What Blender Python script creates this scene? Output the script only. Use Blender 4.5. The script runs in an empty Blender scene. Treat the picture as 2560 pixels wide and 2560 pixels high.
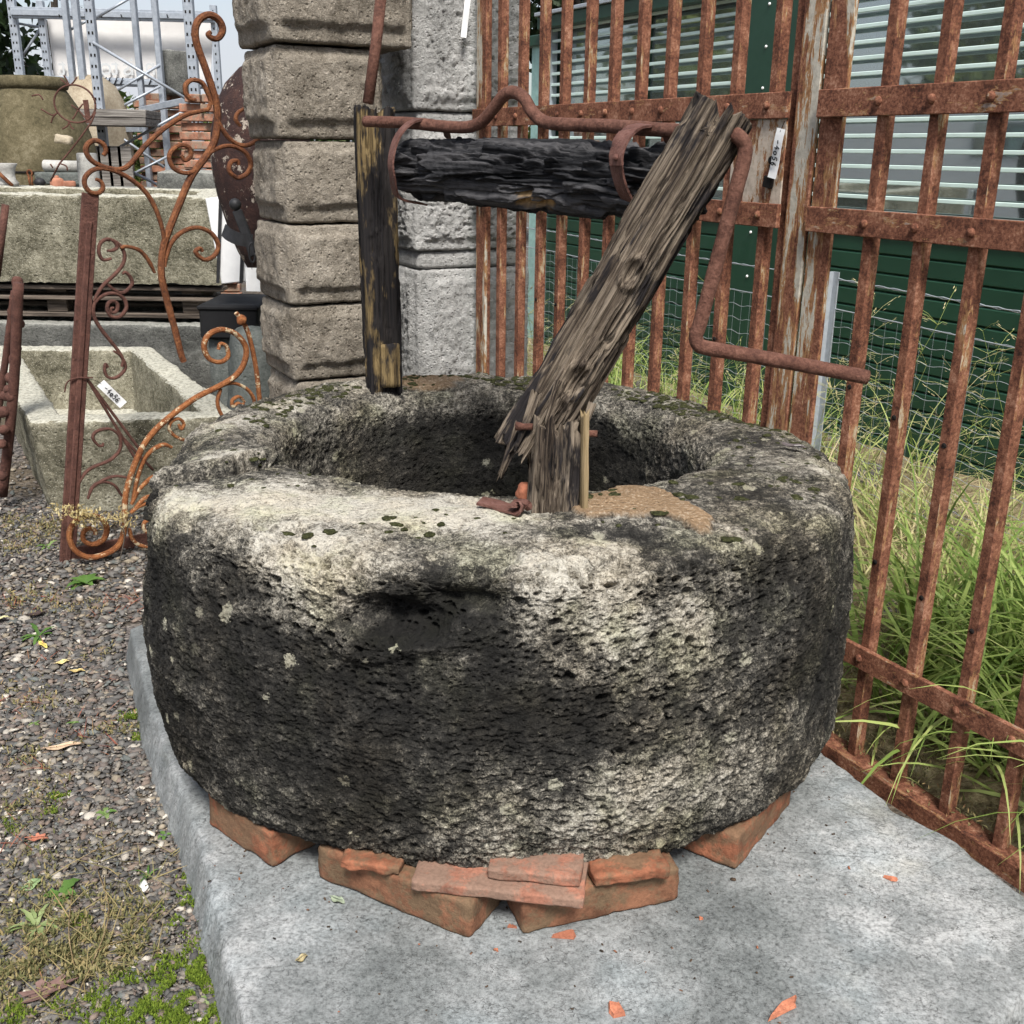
import bpy, math, random
import numpy as np
from mathutils import Matrix, Vector

SC = bpy.context.scene
COL = SC.collection
R_ = math.radians
random.seed(7)
RNG = np.random.default_rng(11)

# ------------------------------------------------------------------ camera
FPX, CPX, HC = 2665.0, 1280.0, 1.2          # focal length and centre in photo pixels, eye height
PITCH, ROLL = R_(18.7), R_(-0.83)
FW = np.array([0, math.cos(PITCH), -math.sin(PITCH)])
_r0 = np.array([1.0, 0, 0]); _u0 = np.cross(_r0, FW)
RT = math.cos(ROLL) * _r0 - math.sin(ROLL) * _u0
UP = math.cos(ROLL) * _u0 + math.sin(ROLL) * _r0
EYE = np.array([0, 0, HC])
cd = bpy.data.cameras.new('camera'); cam = bpy.data.objects.new('camera', cd); COL.objects.link(cam)
cd.sensor_width = 36; cd.lens = 36 * FPX / 2560; cd.clip_start = 0.05; cd.clip_end = 500
M = Matrix.Identity(4)
for i in range(3):
    M[i][0], M[i][1], M[i][2], M[i][3] = RT[i], UP[i], -FW[i], EYE[i]
cam.matrix_world = M
SC.camera = cam

# ------------------------------------------------------------------ world, sun, exposure
SUN_EL, SUN_AZ = R_(54), R_(172)             # azimuth clockwise from +Y: behind the camera, a touch right
w = bpy.data.worlds.new('World'); SC.world = w; w.use_nodes = True
nt = w.node_tree; nt.nodes.clear()
out = nt.nodes.new('ShaderNodeOutputWorld'); bg = nt.nodes.new('ShaderNodeBackground')
sky = nt.nodes.new('ShaderNodeTexSky'); sky.sky_type = 'NISHITA'; sky.sun_disc = False
sky.sun_elevation = SUN_EL; sky.sun_rotation = SUN_AZ; sky.air_density = 1.0; sky.dust_density = 2.0; sky.ozone_density = 1.0
hs = nt.nodes.new('ShaderNodeHueSaturation'); hs.inputs['Saturation'].default_value = 0.70; hs.inputs['Value'].default_value = 1.0
tc = nt.nodes.new('ShaderNodeTexCoord'); mp = nt.nodes.new('ShaderNodeMapping'); mp.inputs['Scale'].default_value = (1.0, 1.0, 4.0)
nz = nt.nodes.new('ShaderNodeTexNoise'); nz.inputs['Scale'].default_value = 2.6; nz.inputs['Detail'].default_value = 6; nz.inputs['Roughness'].default_value = 0.55
rp = nt.nodes.new('ShaderNodeValToRGB')
rp.color_ramp.elements[0].position = 0.40; rp.color_ramp.elements[0].color = (0, 0, 0, 1)
rp.color_ramp.elements[1].position = 0.62; rp.color_ramp.elements[1].color = (1, 1, 1, 1)
mx = nt.nodes.new('ShaderNodeMix'); mx.data_type = 'RGBA'; mx.inputs[7].default_value = (4.5, 4.65, 5.1, 1)
mul = nt.nodes.new('ShaderNodeMath'); mul.operation = 'MULTIPLY'; mul.inputs[1].default_value = 0.85
L = nt.links.new
L(tc.outputs['Generated'], mp.inputs['Vector']); L(mp.outputs['Vector'], nz.inputs['Vector']); L(nz.outputs['Fac'], rp.inputs['Fac'])
L(sky.outputs['Color'], hs.inputs['Color']); L(hs.outputs['Color'], mx.inputs[6]); L(rp.outputs['Color'], mul.inputs[0]); L(mul.outputs[0], mx.inputs[0])
L(mx.outputs[2], bg.inputs['Color']); bg.inputs['Strength'].default_value = 0.10; L(bg.outputs['Background'], out.inputs['Surface'])

sd = bpy.data.lights.new('sun', 'SUN'); sun = bpy.data.objects.new('sun', sd); COL.objects.link(sun)
sd.energy = 3.6; sd.angle = R_(16); sd.color = (1.0, 0.97, 0.92)
sv = Vector((math.sin(SUN_AZ) * math.cos(SUN_EL), math.cos(SUN_AZ) * math.cos(SUN_EL), math.sin(SUN_EL)))
sun.rotation_euler = sv.to_track_quat('Z', 'Y').to_euler(); sun.location = (-3, -3, 8)
vs = SC.view_settings; vs.view_transform = 'Standard'; vs.look = 'None'; vs.gamma = 1; vs.use_curve_mapping = False
vs.exposure = 0.72
SC.cycles.max_bounces = 5; SC.cycles.diffuse_bounces = 2; SC.cycles.glossy_bounces = 2; SC.cycles.transparent_max_bounces = 6
SC.cycles.use_denoising = True; SC.cycles.use_adaptive_sampling = True; SC.cycles.adaptive_threshold = 0.03

# ------------------------------------------------------------------ placing helpers: photo pixel -> point in the place
K = 2560 / 1932
def ray(x, y):
    d = FW * FPX + RT * (x - CPX) - UP * (y - CPX); return d / np.linalg.norm(d)
def onz(x, y, z=0.0):
    d = ray(x, y); return EYE + d * ((z - HC) / d[2])
def aty(x, y, Y):
    d = ray(x, y); return EYE + d * (Y / d[1])
def onpl(x, y, p0, n):
    d = ray(x, y); n = np.asarray(n, float); return EYE + d * (((np.asarray(p0) - EYE) @ n) / (d @ n))

# ------------------------------------------------------------------ numpy noise
_perm = np.random.default_rng(3).permutation(256).astype(np.int32); _perm = np.concatenate([_perm, _perm, _perm])
_grad = np.random.default_rng(5).normal(size=(256, 3)); _grad /= np.linalg.norm(_grad, axis=1)[:, None]; _grad = _grad.astype(np.float32)
def pnoise(P):
    P = np.asarray(P, np.float32); I = np.floor(P).astype(np.int32); f = P - I; I &= 255
    u = f * f * f * (f * (f * 6 - 15) + 10); r = 0
    for i in (0, 1):
        hx = _perm[I[:, 0] + i]; wx = u[:, 0] if i else 1 - u[:, 0]
        for j in (0, 1):
            hy = _perm[hx + I[:, 1] + j]; wy = wx * (u[:, 1] if j else 1 - u[:, 1])
            for k in (0, 1):
                h = _perm[hy + I[:, 2] + k] & 255; g = _grad[h]
                d = g[:, 0] * (f[:, 0] - i) + g[:, 1] * (f[:, 1] - j) + g[:, 2] * (f[:, 2] - k)
                r = r + d * wy * (u[:, 2] if k else 1 - u[:, 2])
    return r * 1.5
def fbm(P, sc=1.0, oct=4, gain=0.5, seed=0.0):
    P = np.asarray(P, np.float32) * sc + seed; a = 1.0; r = 0; t = 0
    for _ in range(oct):
        r = r + a * pnoise(P); t += a; a *= gain; P = P * 2.03 + 7.1
    return r / t
_wj = np.random.default_rng(9).random((256, 4)).astype(np.float32)
def worley(P, keep=1.0, rmin=0.25, rmax=0.5):
    """depth of round pits scattered one per cell (0 outside, 1 at the bottom)"""
    P = np.asarray(P, np.float32); I = np.floor(P - 0.5).astype(np.int32); f = P - I; I &= 255; r = np.zeros(len(P), np.float32)
    for i in (0, 1):
        hx = _perm[I[:, 0] + i]
        for j in (0, 1):
            hy = _perm[hx + I[:, 1] + j]
            for k in (0, 1):
                o = _wj[_perm[hy + I[:, 2] + k] & 255]; dx = o[:, 0] * .5 + .25 + i - f[:, 0]; dy = o[:, 1] * .5 + .25 + j - f[:, 1]; dz = o[:, 2] * .5 + .25 + k - f[:, 2]
                rad = rmin + (rmax - rmin) * ((o[:, 3] * 7.3) % 1.0)
                s = np.clip(1 - np.sqrt(dx * dx + dy * dy + dz * dz) / rad, 0, 1); r = np.maximum(r, np.where(o[:, 3] < keep, sstep(0, .55, s) * (0.4 + 0.6 * rad / rmax), 0))
    return r
def sstep(a, b, x):
    t = np.clip((x - a) / (b - a), 0, 1); return t * t * (3 - 2 * t)

# ------------------------------------------------------------------ objects
def tag(o, label=None, cat=None, group=None, kind=None):
    if label: o['label'] = label
    if cat: o['category'] = cat
    if group: o['group'] = group
    if kind: o['kind'] = kind
    return o
def empty(name, loc=(0, 0, 0), label=None, cat=None, group=None):
    o = bpy.data.objects.new(name, None); COL.objects.link(o); o.location = tuple(float(c) for c in loc); o.empty_display_size = 0.05
    setpar(o, None); return tag(o, label, cat, group)
WM = {}
def setpar(o, parent):
    WM[o.name] = o.matrix_basis.copy()
    if parent is not None:
        o.parent = parent; o.matrix_parent_inverse = WM[parent.name].inverted()
def mk_mesh(name, V, F, mat=None, smooth=False, attrs=None):
    V = np.asarray(V, np.float32); me = bpy.data.meshes.new(name)
    if isinstance(F, np.ndarray):
        n, k = F.shape
        me.vertices.add(len(V)); me.vertices.foreach_set('co', V.ravel())
        me.loops.add(n * k); me.loops.foreach_set('vertex_index', F.astype(np.int32).ravel())
        me.polygons.add(n); me.polygons.foreach_set('loop_start', np.arange(0, n * k, k, dtype=np.int32))
        me.update(calc_edges=True)
    else:
        me.from_pydata([tuple(map(float, v)) for v in V], [], F)
    if smooth: me.polygons.foreach_set('use_smooth', np.ones(len(me.polygons), bool))
    for an, av in (attrs or {}).items():
        av = np.asarray(av, np.float32)
        if av.ndim == 1:
            a = me.attributes.new(an, 'FLOAT', 'POINT'); a.data.foreach_set('value', av)
        else:
            a = me.attributes.new(an, 'FLOAT_COLOR', 'POINT'); c = np.ones((len(av), 4), np.float32); c[:, :3] = av; a.data.foreach_set('color', c.ravel())
    if mat: me.materials.append(mat)
    me.update()
    return me
def obj(name, me, parent=None, loc=None, rot=None, M=None):
    o = bpy.data.objects.new(name, me); COL.objects.link(o)
    if loc is not None: o.location = tuple(float(c) for c in loc)
    if rot is not None: o.rotation_euler = tuple(float(c) for c in rot)
    if M is not None: o.matrix_basis = M
    setpar(o, parent)
    return o
class MB:
    def __init__(s): s.v = []; s.f = []
    def add(s, V, F, M=None):
        n = len(s.v)
        for p in V:
            p = Vector(tuple(map(float, p))); s.v.append(tuple(M @ p if M is not None else p))
        s.f += [tuple(i + n for i in f) for f in F]; return s
    def obj(s, name, mat, parent=None, smooth=False, **k): return obj(name, mk_mesh(name, s.v, s.f, mat, smooth), parent, **k)
def cbox(sx, sy, sz, b=0.0):
    """box centred at the origin with chamfered edges"""
    hx, hy, hz = sx / 2, sy / 2, sz / 2
    if b <= 0:
        V = [(x, y, z) for x in (-hx, hx) for y in (-hy, hy) for z in (-hz, hz)]
        return V, [(0, 1, 3, 2), (4, 6, 7, 5), (0, 4, 5, 1), (2, 3, 7, 6), (0, 2, 6, 4), (1, 5, 7, 3)]
    b = min(b, hx * .9, hy * .9, hz * .9); V = []; F = []; idx = {}
    for sx_ in (-1, 1):
        for sy_ in (-1, 1):
            for sz_ in (-1, 1):
                for a in range(3):
                    p = [sx_ * (hx - b), sy_ * (hy - b), sz_ * (hz - b)]; p[a] = (sx_ * hx, sy_ * hy, sz_ * hz)[a]
                    idx[(sx_, sy_, sz_, a)] = len(V); V.append(tuple(p))
    def quad(q):
        F.append(tuple(q))
    for a in range(3):
        o1, o2 = (a + 1) % 3, (a + 2) % 3
        for s in (-1, 1):
            q = []
            for (u, v) in ((-1, -1), (1, -1), (1, 1), (-1, 1)):
                k = [0, 0, 0]; k[a] = s; k[o1] = u; k[o2] = v; q.append(idx[(k[0], k[1], k[2], a)])
            quad(q if s > 0 else q[::-1])
        for u in (-1, 1):
            for v in (-1, 1):
                k0 = [0, 0, 0]; k1 = [0, 0, 0]; k0[a] = -1; k1[a] = 1
                for kk in (k0, k1): kk[o1] = u; kk[o2] = v
                q = [idx[(*k0, o1)], idx[(*k1, o1)], idx[(*k1, o2)], idx[(*k0, o2)]]
                quad(q if u * v < 0 else q[::-1])
    for k in [(x, y, z) for x in (-1, 1) for y in (-1, 1) for z in (-1, 1)]:
        q = [idx[(*k, 0)], idx[(*k, 1)], idx[(*k, 2)]]; F.append(tuple(q if k[0] * k[1] * k[2] > 0 else q[::-1]))
    return V, F
def basis(zdir, xhint=(1, 0, 0)):
    z = Vector(zdir).normalized(); x = Vector(xhint); x = (x - z * x.dot(z)).normalized(); y = z.cross(x)
    m = Matrix.Identity(4)
    for i in range(3): m[i][0], m[i][1], m[i][2] = x[i], y[i], z[i]
    return m
def bar_between(a, b, wx, wy, xhint, bev=0.0):
    """box bar from a to b, wx along xhint"""
    a = Vector(tuple(map(float, a))); b = Vector(tuple(map(float, b))); m = basis(b - a, xhint); m.translation = (a + b) / 2
    V, F = cbox(wx, wy, (b - a).length, bev); return [tuple(m @ Vector(v)) for v in V], F
def catmull(pts, n=8, closed=False):
    P = np.asarray(pts, float); out = []
    Q = np.vstack([2 * P[0] - P[1], P, 2 * P[-1] - P[-2]])
    for i in range(1, len(Q) - 2):
        p0, p1, p2, p3 = Q[i - 1], Q[i], Q[i + 1], Q[i + 2]
        for t in np.linspace(0, 1, n, endpoint=False):
            out.append(0.5 * ((2 * p1) + (-p0 + p2) * t + (2 * p0 - 5 * p1 + 4 * p2 - p3) * t * t + (-p0 + 3 * p1 - 3 * p2 + p3) * t**3))
    out.append(P[-1]); return np.array(out)
def sweep(path, section, normal=None, scale=None, cap=True):
    """sweep a closed 2-D section along a path; section x = in-plane side, y = along normal"""
    P = np.asarray(path, float); n = len(P); T = np.gradient(P, axis=0); T /= np.linalg.norm(T, axis=1)[:, None] + 1e-12
    S = np.asarray(section, float); k = len(S); V = np.zeros((n, k, 3))
    if normal is None:
        nn = np.cross(T[0], [0.3, 0.2, 0.9]); nn /= np.linalg.norm(nn)
    else: nn = np.asarray(normal, float)
    for i in range(n):
        t = T[i]; b = nn - t * (nn @ t); b /= np.linalg.norm(b) + 1e-12
        if normal is None: nn = b
        s = np.cross(b, t); sc = 1.0 if scale is None else scale[i]
        V[i] = P[i] + sc * (S[:, :1] * s + S[:, 1:2] * b)
    F = []
    for i in range(n - 1):
        for j in range(k):
            a, b2 = i * k + j, i * k + (j + 1) % k; F.append((a, b2, b2 + k, a + k))
    if cap: F.append(tuple(range(k))[::-1]); F.append(tuple((n - 1) * k + j for j in range(k)))
    return V.reshape(-1, 3), F
def circ(r, k=8): return [(r * math.cos(2 * math.pi * i / k), r * math.sin(2 * math.pi * i / k)) for i in range(k)]
def rect(w_, t_): return [(-w_ / 2, -t_ / 2), (w_ / 2, -t_ / 2), (w_ / 2, t_ / 2), (-w_ / 2, t_ / 2)]
def tube(path, r, k=8, scale=None): return sweep(path, circ(r, k), None, scale)
def gridF(nu, nv, wrap=True):
    """quads of a (nv rows, nu columns) grid"""
    i = np.arange(nv - 1)[:, None]; j = np.arange(nu if wrap else nu - 1)[None, :]; j2 = (j + 1) % nu
    return np.stack([i * nu + j, i * nu + j2, (i + 1) * nu + j2, (i + 1) * nu + j], -1).reshape(-1, 4)
def lathe(prof, n=32, bump=0.0, seed=0):
    prof = np.asarray(prof, float); a = np.linspace(0, 2 * np.pi, n, endpoint=False)
    V = np.stack([prof[:, :1] * np.cos(a), prof[:, :1] * np.sin(a), np.repeat(prof[:, 1:2], n, 1)], -1).reshape(-1, 3)
    if bump: V = V * (1 + bump * fbm(V, 4.0, 3, seed=seed)[:, None] * np.array([1, 1, 0]))
    return V, gridF(n, len(prof))
def rough_block(sx, sy, sz, n=(10, 10, 10), rnd=0.02, amp=0.006, freq=14, seed=0.0, fn=None):
    """subdivided box with rounded edges and a rough skin; fn(P)->P may reshape it"""
    Vs = []; Fs = []; off = 0; h = np.array([sx, sy, sz]) / 2
    for a in range(3):
        o1, o2 = (a + 1) % 3, (a + 2) % 3; n1, n2 = n[o1], n[o2]
        for s in (-1, 1):
            g1, g2 = np.meshgrid(np.linspace(-1, 1, n1 + 1), np.linspace(-1, 1, n2 + 1)); P = np.zeros((g1.size, 3))
            P[:, a] = s; P[:, o1] = g1.ravel(); P[:, o2] = g2.ravel(); Vs.append(P)
            f = gridF(n1 + 1, n2 + 1, False) + off; Fs.append(f if s > 0 else f[:, ::-1]); off += len(P)
    P = np.vstack(Vs) * h; F = np.vstack(Fs)
    key = np.round(P, 6); u, inv = np.unique(key, axis=0, return_inverse=True); inv = inv.ravel(); P = u; F = inv[F]
    c = np.clip(P, -(h - rnd), h - rnd); d = P - c; L = np.linalg.norm(d, axis=1); m = L > 1e-9
    N = np.where(m[:, None], d / np.maximum(L, 1e-9)[:, None], 0); P = c + N * np.minimum(L, rnd)[:, None]
    if fn is not None: P = fn(P, N)
    P = P + N * (fbm(P, freq, 4, 0.55, seed)[:, None] * amp)
    return P, F

# ------------------------------------------------------------------ materials
class G:
    def __init__(s, name, rough=0.9, metal=0.0, spec=0.3, vec='Object', rand=True):
        s.m = bpy.data.materials.new(name); s.m.use_nodes = True; s.t = s.m.node_tree; s.n = s.t.nodes; s.l = s.t.links.new
        s.b = s.n['Principled BSDF']; s.b.inputs['Roughness'].default_value = rough; s.b.inputs['Metallic'].default_value = metal
        s.b.inputs['Specular IOR Level'].default_value = spec
        t = s.n.new('ShaderNodeTexCoord'); v = t.outputs[vec]
        if rand:
            oi = s.n.new('ShaderNodeObjectInfo'); mm = s.n.new('ShaderNodeVectorMath'); mm.operation = 'SCALE'; mm.inputs[0].default_value = (13.1, 7.7, 9.3)
            s.l(oi.outputs['Random'], mm.inputs['Scale']); ad = s.n.new('ShaderNodeVectorMath'); s.l(v, ad.inputs[0]); s.l(mm.outputs[0], ad.inputs[1]); v = ad.outputs[0]
            s.rnd = oi.outputs['Random']
        s.v = v
    def map(s, sc, rot=(0, 0, 0)):
        m = s.n.new('ShaderNodeMapping'); m.inputs['Scale'].default_value = sc; m.inputs['Rotation'].default_value = rot; s.l(s.v, m.inputs['Vector']); return m.outputs[0]
    def noise(s, scale, detail=5, rough=0.6, v=None, dist=0.0):
        n = s.n.new('ShaderNodeTexNoise'); n.inputs['Scale'].default_value = scale; n.inputs['Detail'].default_value = detail
        n.inputs['Roughness'].default_value = rough; n.inputs['Distortion'].default_value = dist; s.l(v or s.v, n.inputs['Vector']); return n.outputs['Fac']
    def voro(s, scale, v=None, feat='F1', out='Distance'):
        n = s.n.new('ShaderNodeTexVoronoi'); n.feature = feat; n.inputs['Scale'].default_value = scale; s.l(v or s.v, n.inputs['Vector']); return n.outputs[out]
    def wave(s, scale, v=None, dist=2.0, detail=2):
        n = s.n.new('ShaderNodeTexWave'); n.inputs['Scale'].default_value = scale; n.inputs['Distortion'].default_value = dist; n.inputs['Detail'].default_value = detail; s.l(v or s.v, n.inputs['Vector']); return n.outputs['Fac']
    def ramp(s, f, stops, interp='LINEAR'):
        n = s.n.new('ShaderNodeValToRGB'); cr = n.color_ramp; cr.interpolation = interp
        while len(cr.elements) < len(stops): cr.elements.new(0.5)
        for e, (p, c) in zip(cr.elements, stops):
            e.position = p; e.color = (c, c, c, 1) if isinstance(c, (int, float)) else (*c, 1)
        s.l(f, n.inputs['Fac']); return n.outputs['Color']
    def mix(s, f, a, b, mode='MIX'):
        n = s.n.new('ShaderNodeMix'); n.data_type = 'RGBA'; n.blend_type = mode
        for sock, x in ((n.inputs[0], f), (n.inputs[6], a), (n.inputs[7], b)):
            if hasattr(x, 'is_linked'): s.l(x, sock)
            else: sock.default_value = x if isinstance(x, (int, float)) else (*x, 1)
        return n.outputs[2]
    def math(s, op, a, b=0.0, clamp=False):
        n = s.n.new('ShaderNodeMath'); n.operation = op; n.use_clamp = clamp
        for sock, x in ((n.inputs[0], a), (n.inputs[1], b)):
            if hasattr(x, 'is_linked'): s.l(x, sock)
            else: sock.default_value = x
        return n.outputs[0]
    def attr(s, name, o='Fac'):
        n = s.n.new('ShaderNodeAttribute'); n.attribute_name = name; return n.outputs[o]
    def bump(s, h, strength=0.5, dist=0.005):
        n = s.n.new('ShaderNodeBump'); n.inputs['Strength'].default_value = strength; n.inputs['Distance'].default_value = dist
        s.l(h, n.inputs['Height']); s.l(n.outputs[0], s.b.inputs['Normal'])
    def sep(s):
        n = s.n.new('ShaderNodeSeparateXYZ'); s.l(s.v, n.inputs[0]); return n.outputs
    def col(s, c):
        if hasattr(c, 'is_linked'): s.l(c, s.b.inputs['Base Color'])
        else: s.b.inputs['Base Color'].default_value = (*c, 1)
    def rgh(s, r): s.l(r, s.b.inputs['Roughness'])

def m_plain(name, c, rough=0.8, metal=0.0, var=0.25, scale=20, bump=0.2, spec=0.3):
    g = G(name, rough, metal, spec); f = g.noise(scale, 5); a = tuple(x * (1 - var) for x in c); b = tuple(min(1, x * (1 + var)) for x in c)
    g.col(g.ramp(f, [(0.3, a), (0.7, b)])); g.bump(g.noise(scale * 4, 4), bump, 0.003); return g.m

def m_well():
    g = G('well_stone', 0.95, 0, 0.15, rand=False)
    tone = g.attr('tone'); n1 = g.noise(38, 4, 0.7); n2 = g.noise(120, 4, 0.75); n3 = g.noise(360, 2, 0.7)
    amp = g.ramp(tone, [(0.12, 0.42), (0.46, 1.0)]); base_t = tone; tone = 0.0
    t = g.math('ADD', tone, g.math('MULTIPLY', g.math('SUBTRACT', n1, 0.5), 0.85))
    t = g.math('ADD', t, g.math('MULTIPLY', g.math('SUBTRACT', n2, 0.5), 1.5))
    st = g.noise(1.0, 4, 0.65, g.map((20, 20, 2.4))); t = g.math('ADD', t, g.math('MULTIPLY', g.math('SUBTRACT', st, 0.5), 0.08))
    t = g.math('ADD', t, g.math('MULTIPLY', g.math('SUBTRACT', n3, 0.5), 1.0))
    t = g.math('ADD', base_t, g.math('MULTIPLY', t, amp), True)
    c = g.ramp(t, [(0.0, (0.014, 0.0138, 0.0135)), (0.18, (0.028, 0.0272, 0.0255)), (0.33, (0.052, 0.050, 0.046)), (0.45, (0.098, 0.093, 0.083)), (0.56, (0.170, 0.160, 0.139)), (0.70, (0.280, 0.265, 0.232)), (0.85, (0.42, 0.40, 0.357)), (1.0, (0.56, 0.54, 0.485))])
    lv = g.math('ADD', g.voro(17), g.math('MULTIPLY', g.math('SUBTRACT', n2, 0.5), 0.5)); lc = g.voro(17, None, 'F1', 'Color'); lm = g.math('MULTIPLY', g.ramp(lv, [(0.17, 1.0), (0.20, 0.0)]), g.ramp(lc, [(0.62, 0.0), (0.66, 0.75)])); c = g.mix(lm, c, g.mix(n3, (0.20, 0.20, 0.155), (0.62, 0.60, 0.50)))
    ol = g.ramp(g.noise(9, 4), [(0.5, 0.0), (0.68, 0.6)])
    c = g.mix(ol, c, g.mix(0.5, c, (0.9, 1.0, 0.62), 'MULTIPLY'))
    c = g.mix(1.0, c, (1.01, 0.985, 0.945), 'MULTIPLY')
    wn = g.ramp(g.noise(6, 4), [(0.45, 0.0), (0.65, 0.45)])
    c = g.mix(wn, c, g.mix(1.0, c, (1.0, 0.90, 0.74), 'MULTIPLY'))
    # tan mortar
    mo = g.attr('mort'); mc = g.ramp(g.noise(150, 5, 0.7), [(0.3, (0.20, 0.13, 0.075)), (0.55, (0.33, 0.225, 0.135)), (0.72, (0.62, 0.52, 0.40))])
    c = g.mix(mo, c, mc)
    g.col(c)
    h = g.math('ADD', g.math('MULTIPLY', n2, 1.0), g.math('MULTIPLY', n3, 0.5))
    h = g.math('ADD', h, g.math('MULTIPLY', g.ramp(g.voro(95), [(0.05, 0.0), (0.35, 1.0)]), 0.5)); g.bump(h, 1.0, 0.008); return g.m
def m_granite():
    g = G('slab_granite', 0.62, 0, 0.4, rand=False); v = g.map((1, 1, 1), (0, 0, 0.5))
    st = g.map((1, 1, 1), (0, 0, -0.5)); a = g.noise(2.2, 7, 0.6); b = g.noise(16, 6, 0.72); f = g.noise(160, 4, 0.8); f2 = g.voro(240)
    t = g.math('ADD', g.math('MULTIPLY', a, 0.68), g.math('MULTIPLY', b, 0.32))
    c = g.ramp(t, [(0.36, (0.085, 0.091, 0.091)), (0.45, (0.140, 0.149, 0.147)), (0.54, (0.215, 0.223, 0.221)), (0.66, (0.40, 0.40, 0.395))])
    bl = g.ramp(g.noise(4.5, 3), [(0.52, 0.0), (0.7, 0.5)]); c = g.mix(bl, c, g.mix(1.0, c, (0.84, 0.95, 1.0), 'MULTIPLY'))
    ck = g.ramp(g.voro(7, g.map((1, 2.6, 1), (0, 0, 0.7)), 'DISTANCE_TO_EDGE'), [(0.0, 0.45), (0.012, 0.0)]); c = g.mix(g.math('MULTIPLY', ck, g.ramp(a, [(0.45, 0.0), (0.6, 1.0)])), c, (0.04, 0.042, 0.042))
    tn = g.ramp(g.noise(3.3, 5), [(0.60, 0.0), (0.72, 0.55)]); c = g.mix(tn, c, g.mix(1.0, c, (1.0, 0.93, 0.80), 'MULTIPLY'))
    cv = g.math('MULTIPLY', g.ramp(g.voro(55, g.map((1, 2.2, 1), (0, 0, -0.6)), 'DISTANCE_TO_EDGE'), [(0.0, 1.0), (0.035, 0.0)]), g.ramp(g.noise(30, 4, .7), [(0.52, 0.0), (0.58, 0.85)])); c = g.mix(cv, c, (0.035, 0.036, 0.036))
    c = g.mix(0.72, c, g.ramp(f, [(0.32, 0.15), (0.46, 0.9), (0.62, 1.5)]), 'MULTIPLY')
    g.col(c); g.rgh(g.ramp(f, [(0.3, 0.45), (0.7, 0.75)])); h = g.math('SUBTRACT', f, g.math('MULTIPLY', cv, 0.8)); g.bump(h, 0.28, 0.003); return g.m
def m_brick(name, base, dirt):
    g = G(name, 0.92, 0, 0.2); a = g.noise(14, 6, 0.65); f = g.noise(170, 4, 0.7)
    c = g.ramp(a, [(0.36, tuple(x * 0.55 for x in base)), (0.5, base), (0.66, tuple(min(1, x * 1.35) for x in base))])
    d = g.ramp(g.noise(13, 7, 0.75), [(0.46, 0.0), (0.54, 0.85)]); c = g.mix(d, c, dirt)
    c = g.mix(0.55, c, g.ramp(f, [(0.3, 0.55), (0.6, 1.15)]), 'MULTIPLY'); g.col(c); g.bump(g.math('ADD', f, a), 0.5, 0.004); return g.m
def m_wood(name, dark, mid, lite, stain=None, sfac=0.5, freq=1.0):
    g = G(name, 0.9, 0, 0.15); v = g.map((95 * freq, 95 * freq, 3.0)); v2 = g.map((26, 26, 1.8))
    a = g.noise(1.0, 6, 0.75, v); b = g.noise(1.0, 4, 0.6, v2)
    t = g.math('ADD', g.math('MULTIPLY', a, 0.65), g.math('MULTIPLY', b, 0.35))
    c = g.ramp(t, [(0.40, dark), (0.47, mid), (0.55, lite), (0.64, tuple(min(1, x * 1.5) for x in lite))])
    if stain:
        s = g.ramp(g.noise(1.0, 5, 0.65, g.map((16, 16, 4.5))), [(0.56 - sfac * 0.16, 0.0), (0.62 - sfac * 0.16, 0.95)]); c = g.mix(s, c, g.mix(g.ramp(a, [(0.35, 0.0), (0.75, 0.5)]), stain, tuple(x * 4 for x in stain)))
    at = g.attr('mask'); c = g.mix(at, c, (0.40, 0.255, 0.115))
    g.col(c); g.bump(g.math('ADD', a, g.math('MULTIPLY', g.noise(1, 3, 0.6, g.map((160, 160, 12))), 0.5)), 0.9, 0.004); return g.m
def m_rust(name, dark, mid, lite, flake=None, ffac=0.0, rough=0.85, scale=1.0):
    g = G(name, rough, 0.0, 0.3); a = g.noise(28 * scale, 6, 0.7); b = g.noise(150 * scale, 5, 0.75)
    t = g.math('ADD', g.math('MULTIPLY', a, 0.55), g.math('MULTIPLY', b, 0.45))
    c = g.ramp(t, [(0.36, dark), (0.5, mid), (0.64, lite)])
    if flake:
        p = g.noise(18 * scale, 7, 0.72); e = 0.66 - 0.2 * ffac
        c = g.mix(g.ramp(p, [(e, 0.0), (e + 0.02, 1.0)]), c, g.ramp(b, [(0.3, tuple(x * 0.55 for x in flake)), (0.6, flake)]))
    g.col(c); g.bump(g.math('ADD', b, a), 0.85, 0.005); return g.m
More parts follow.
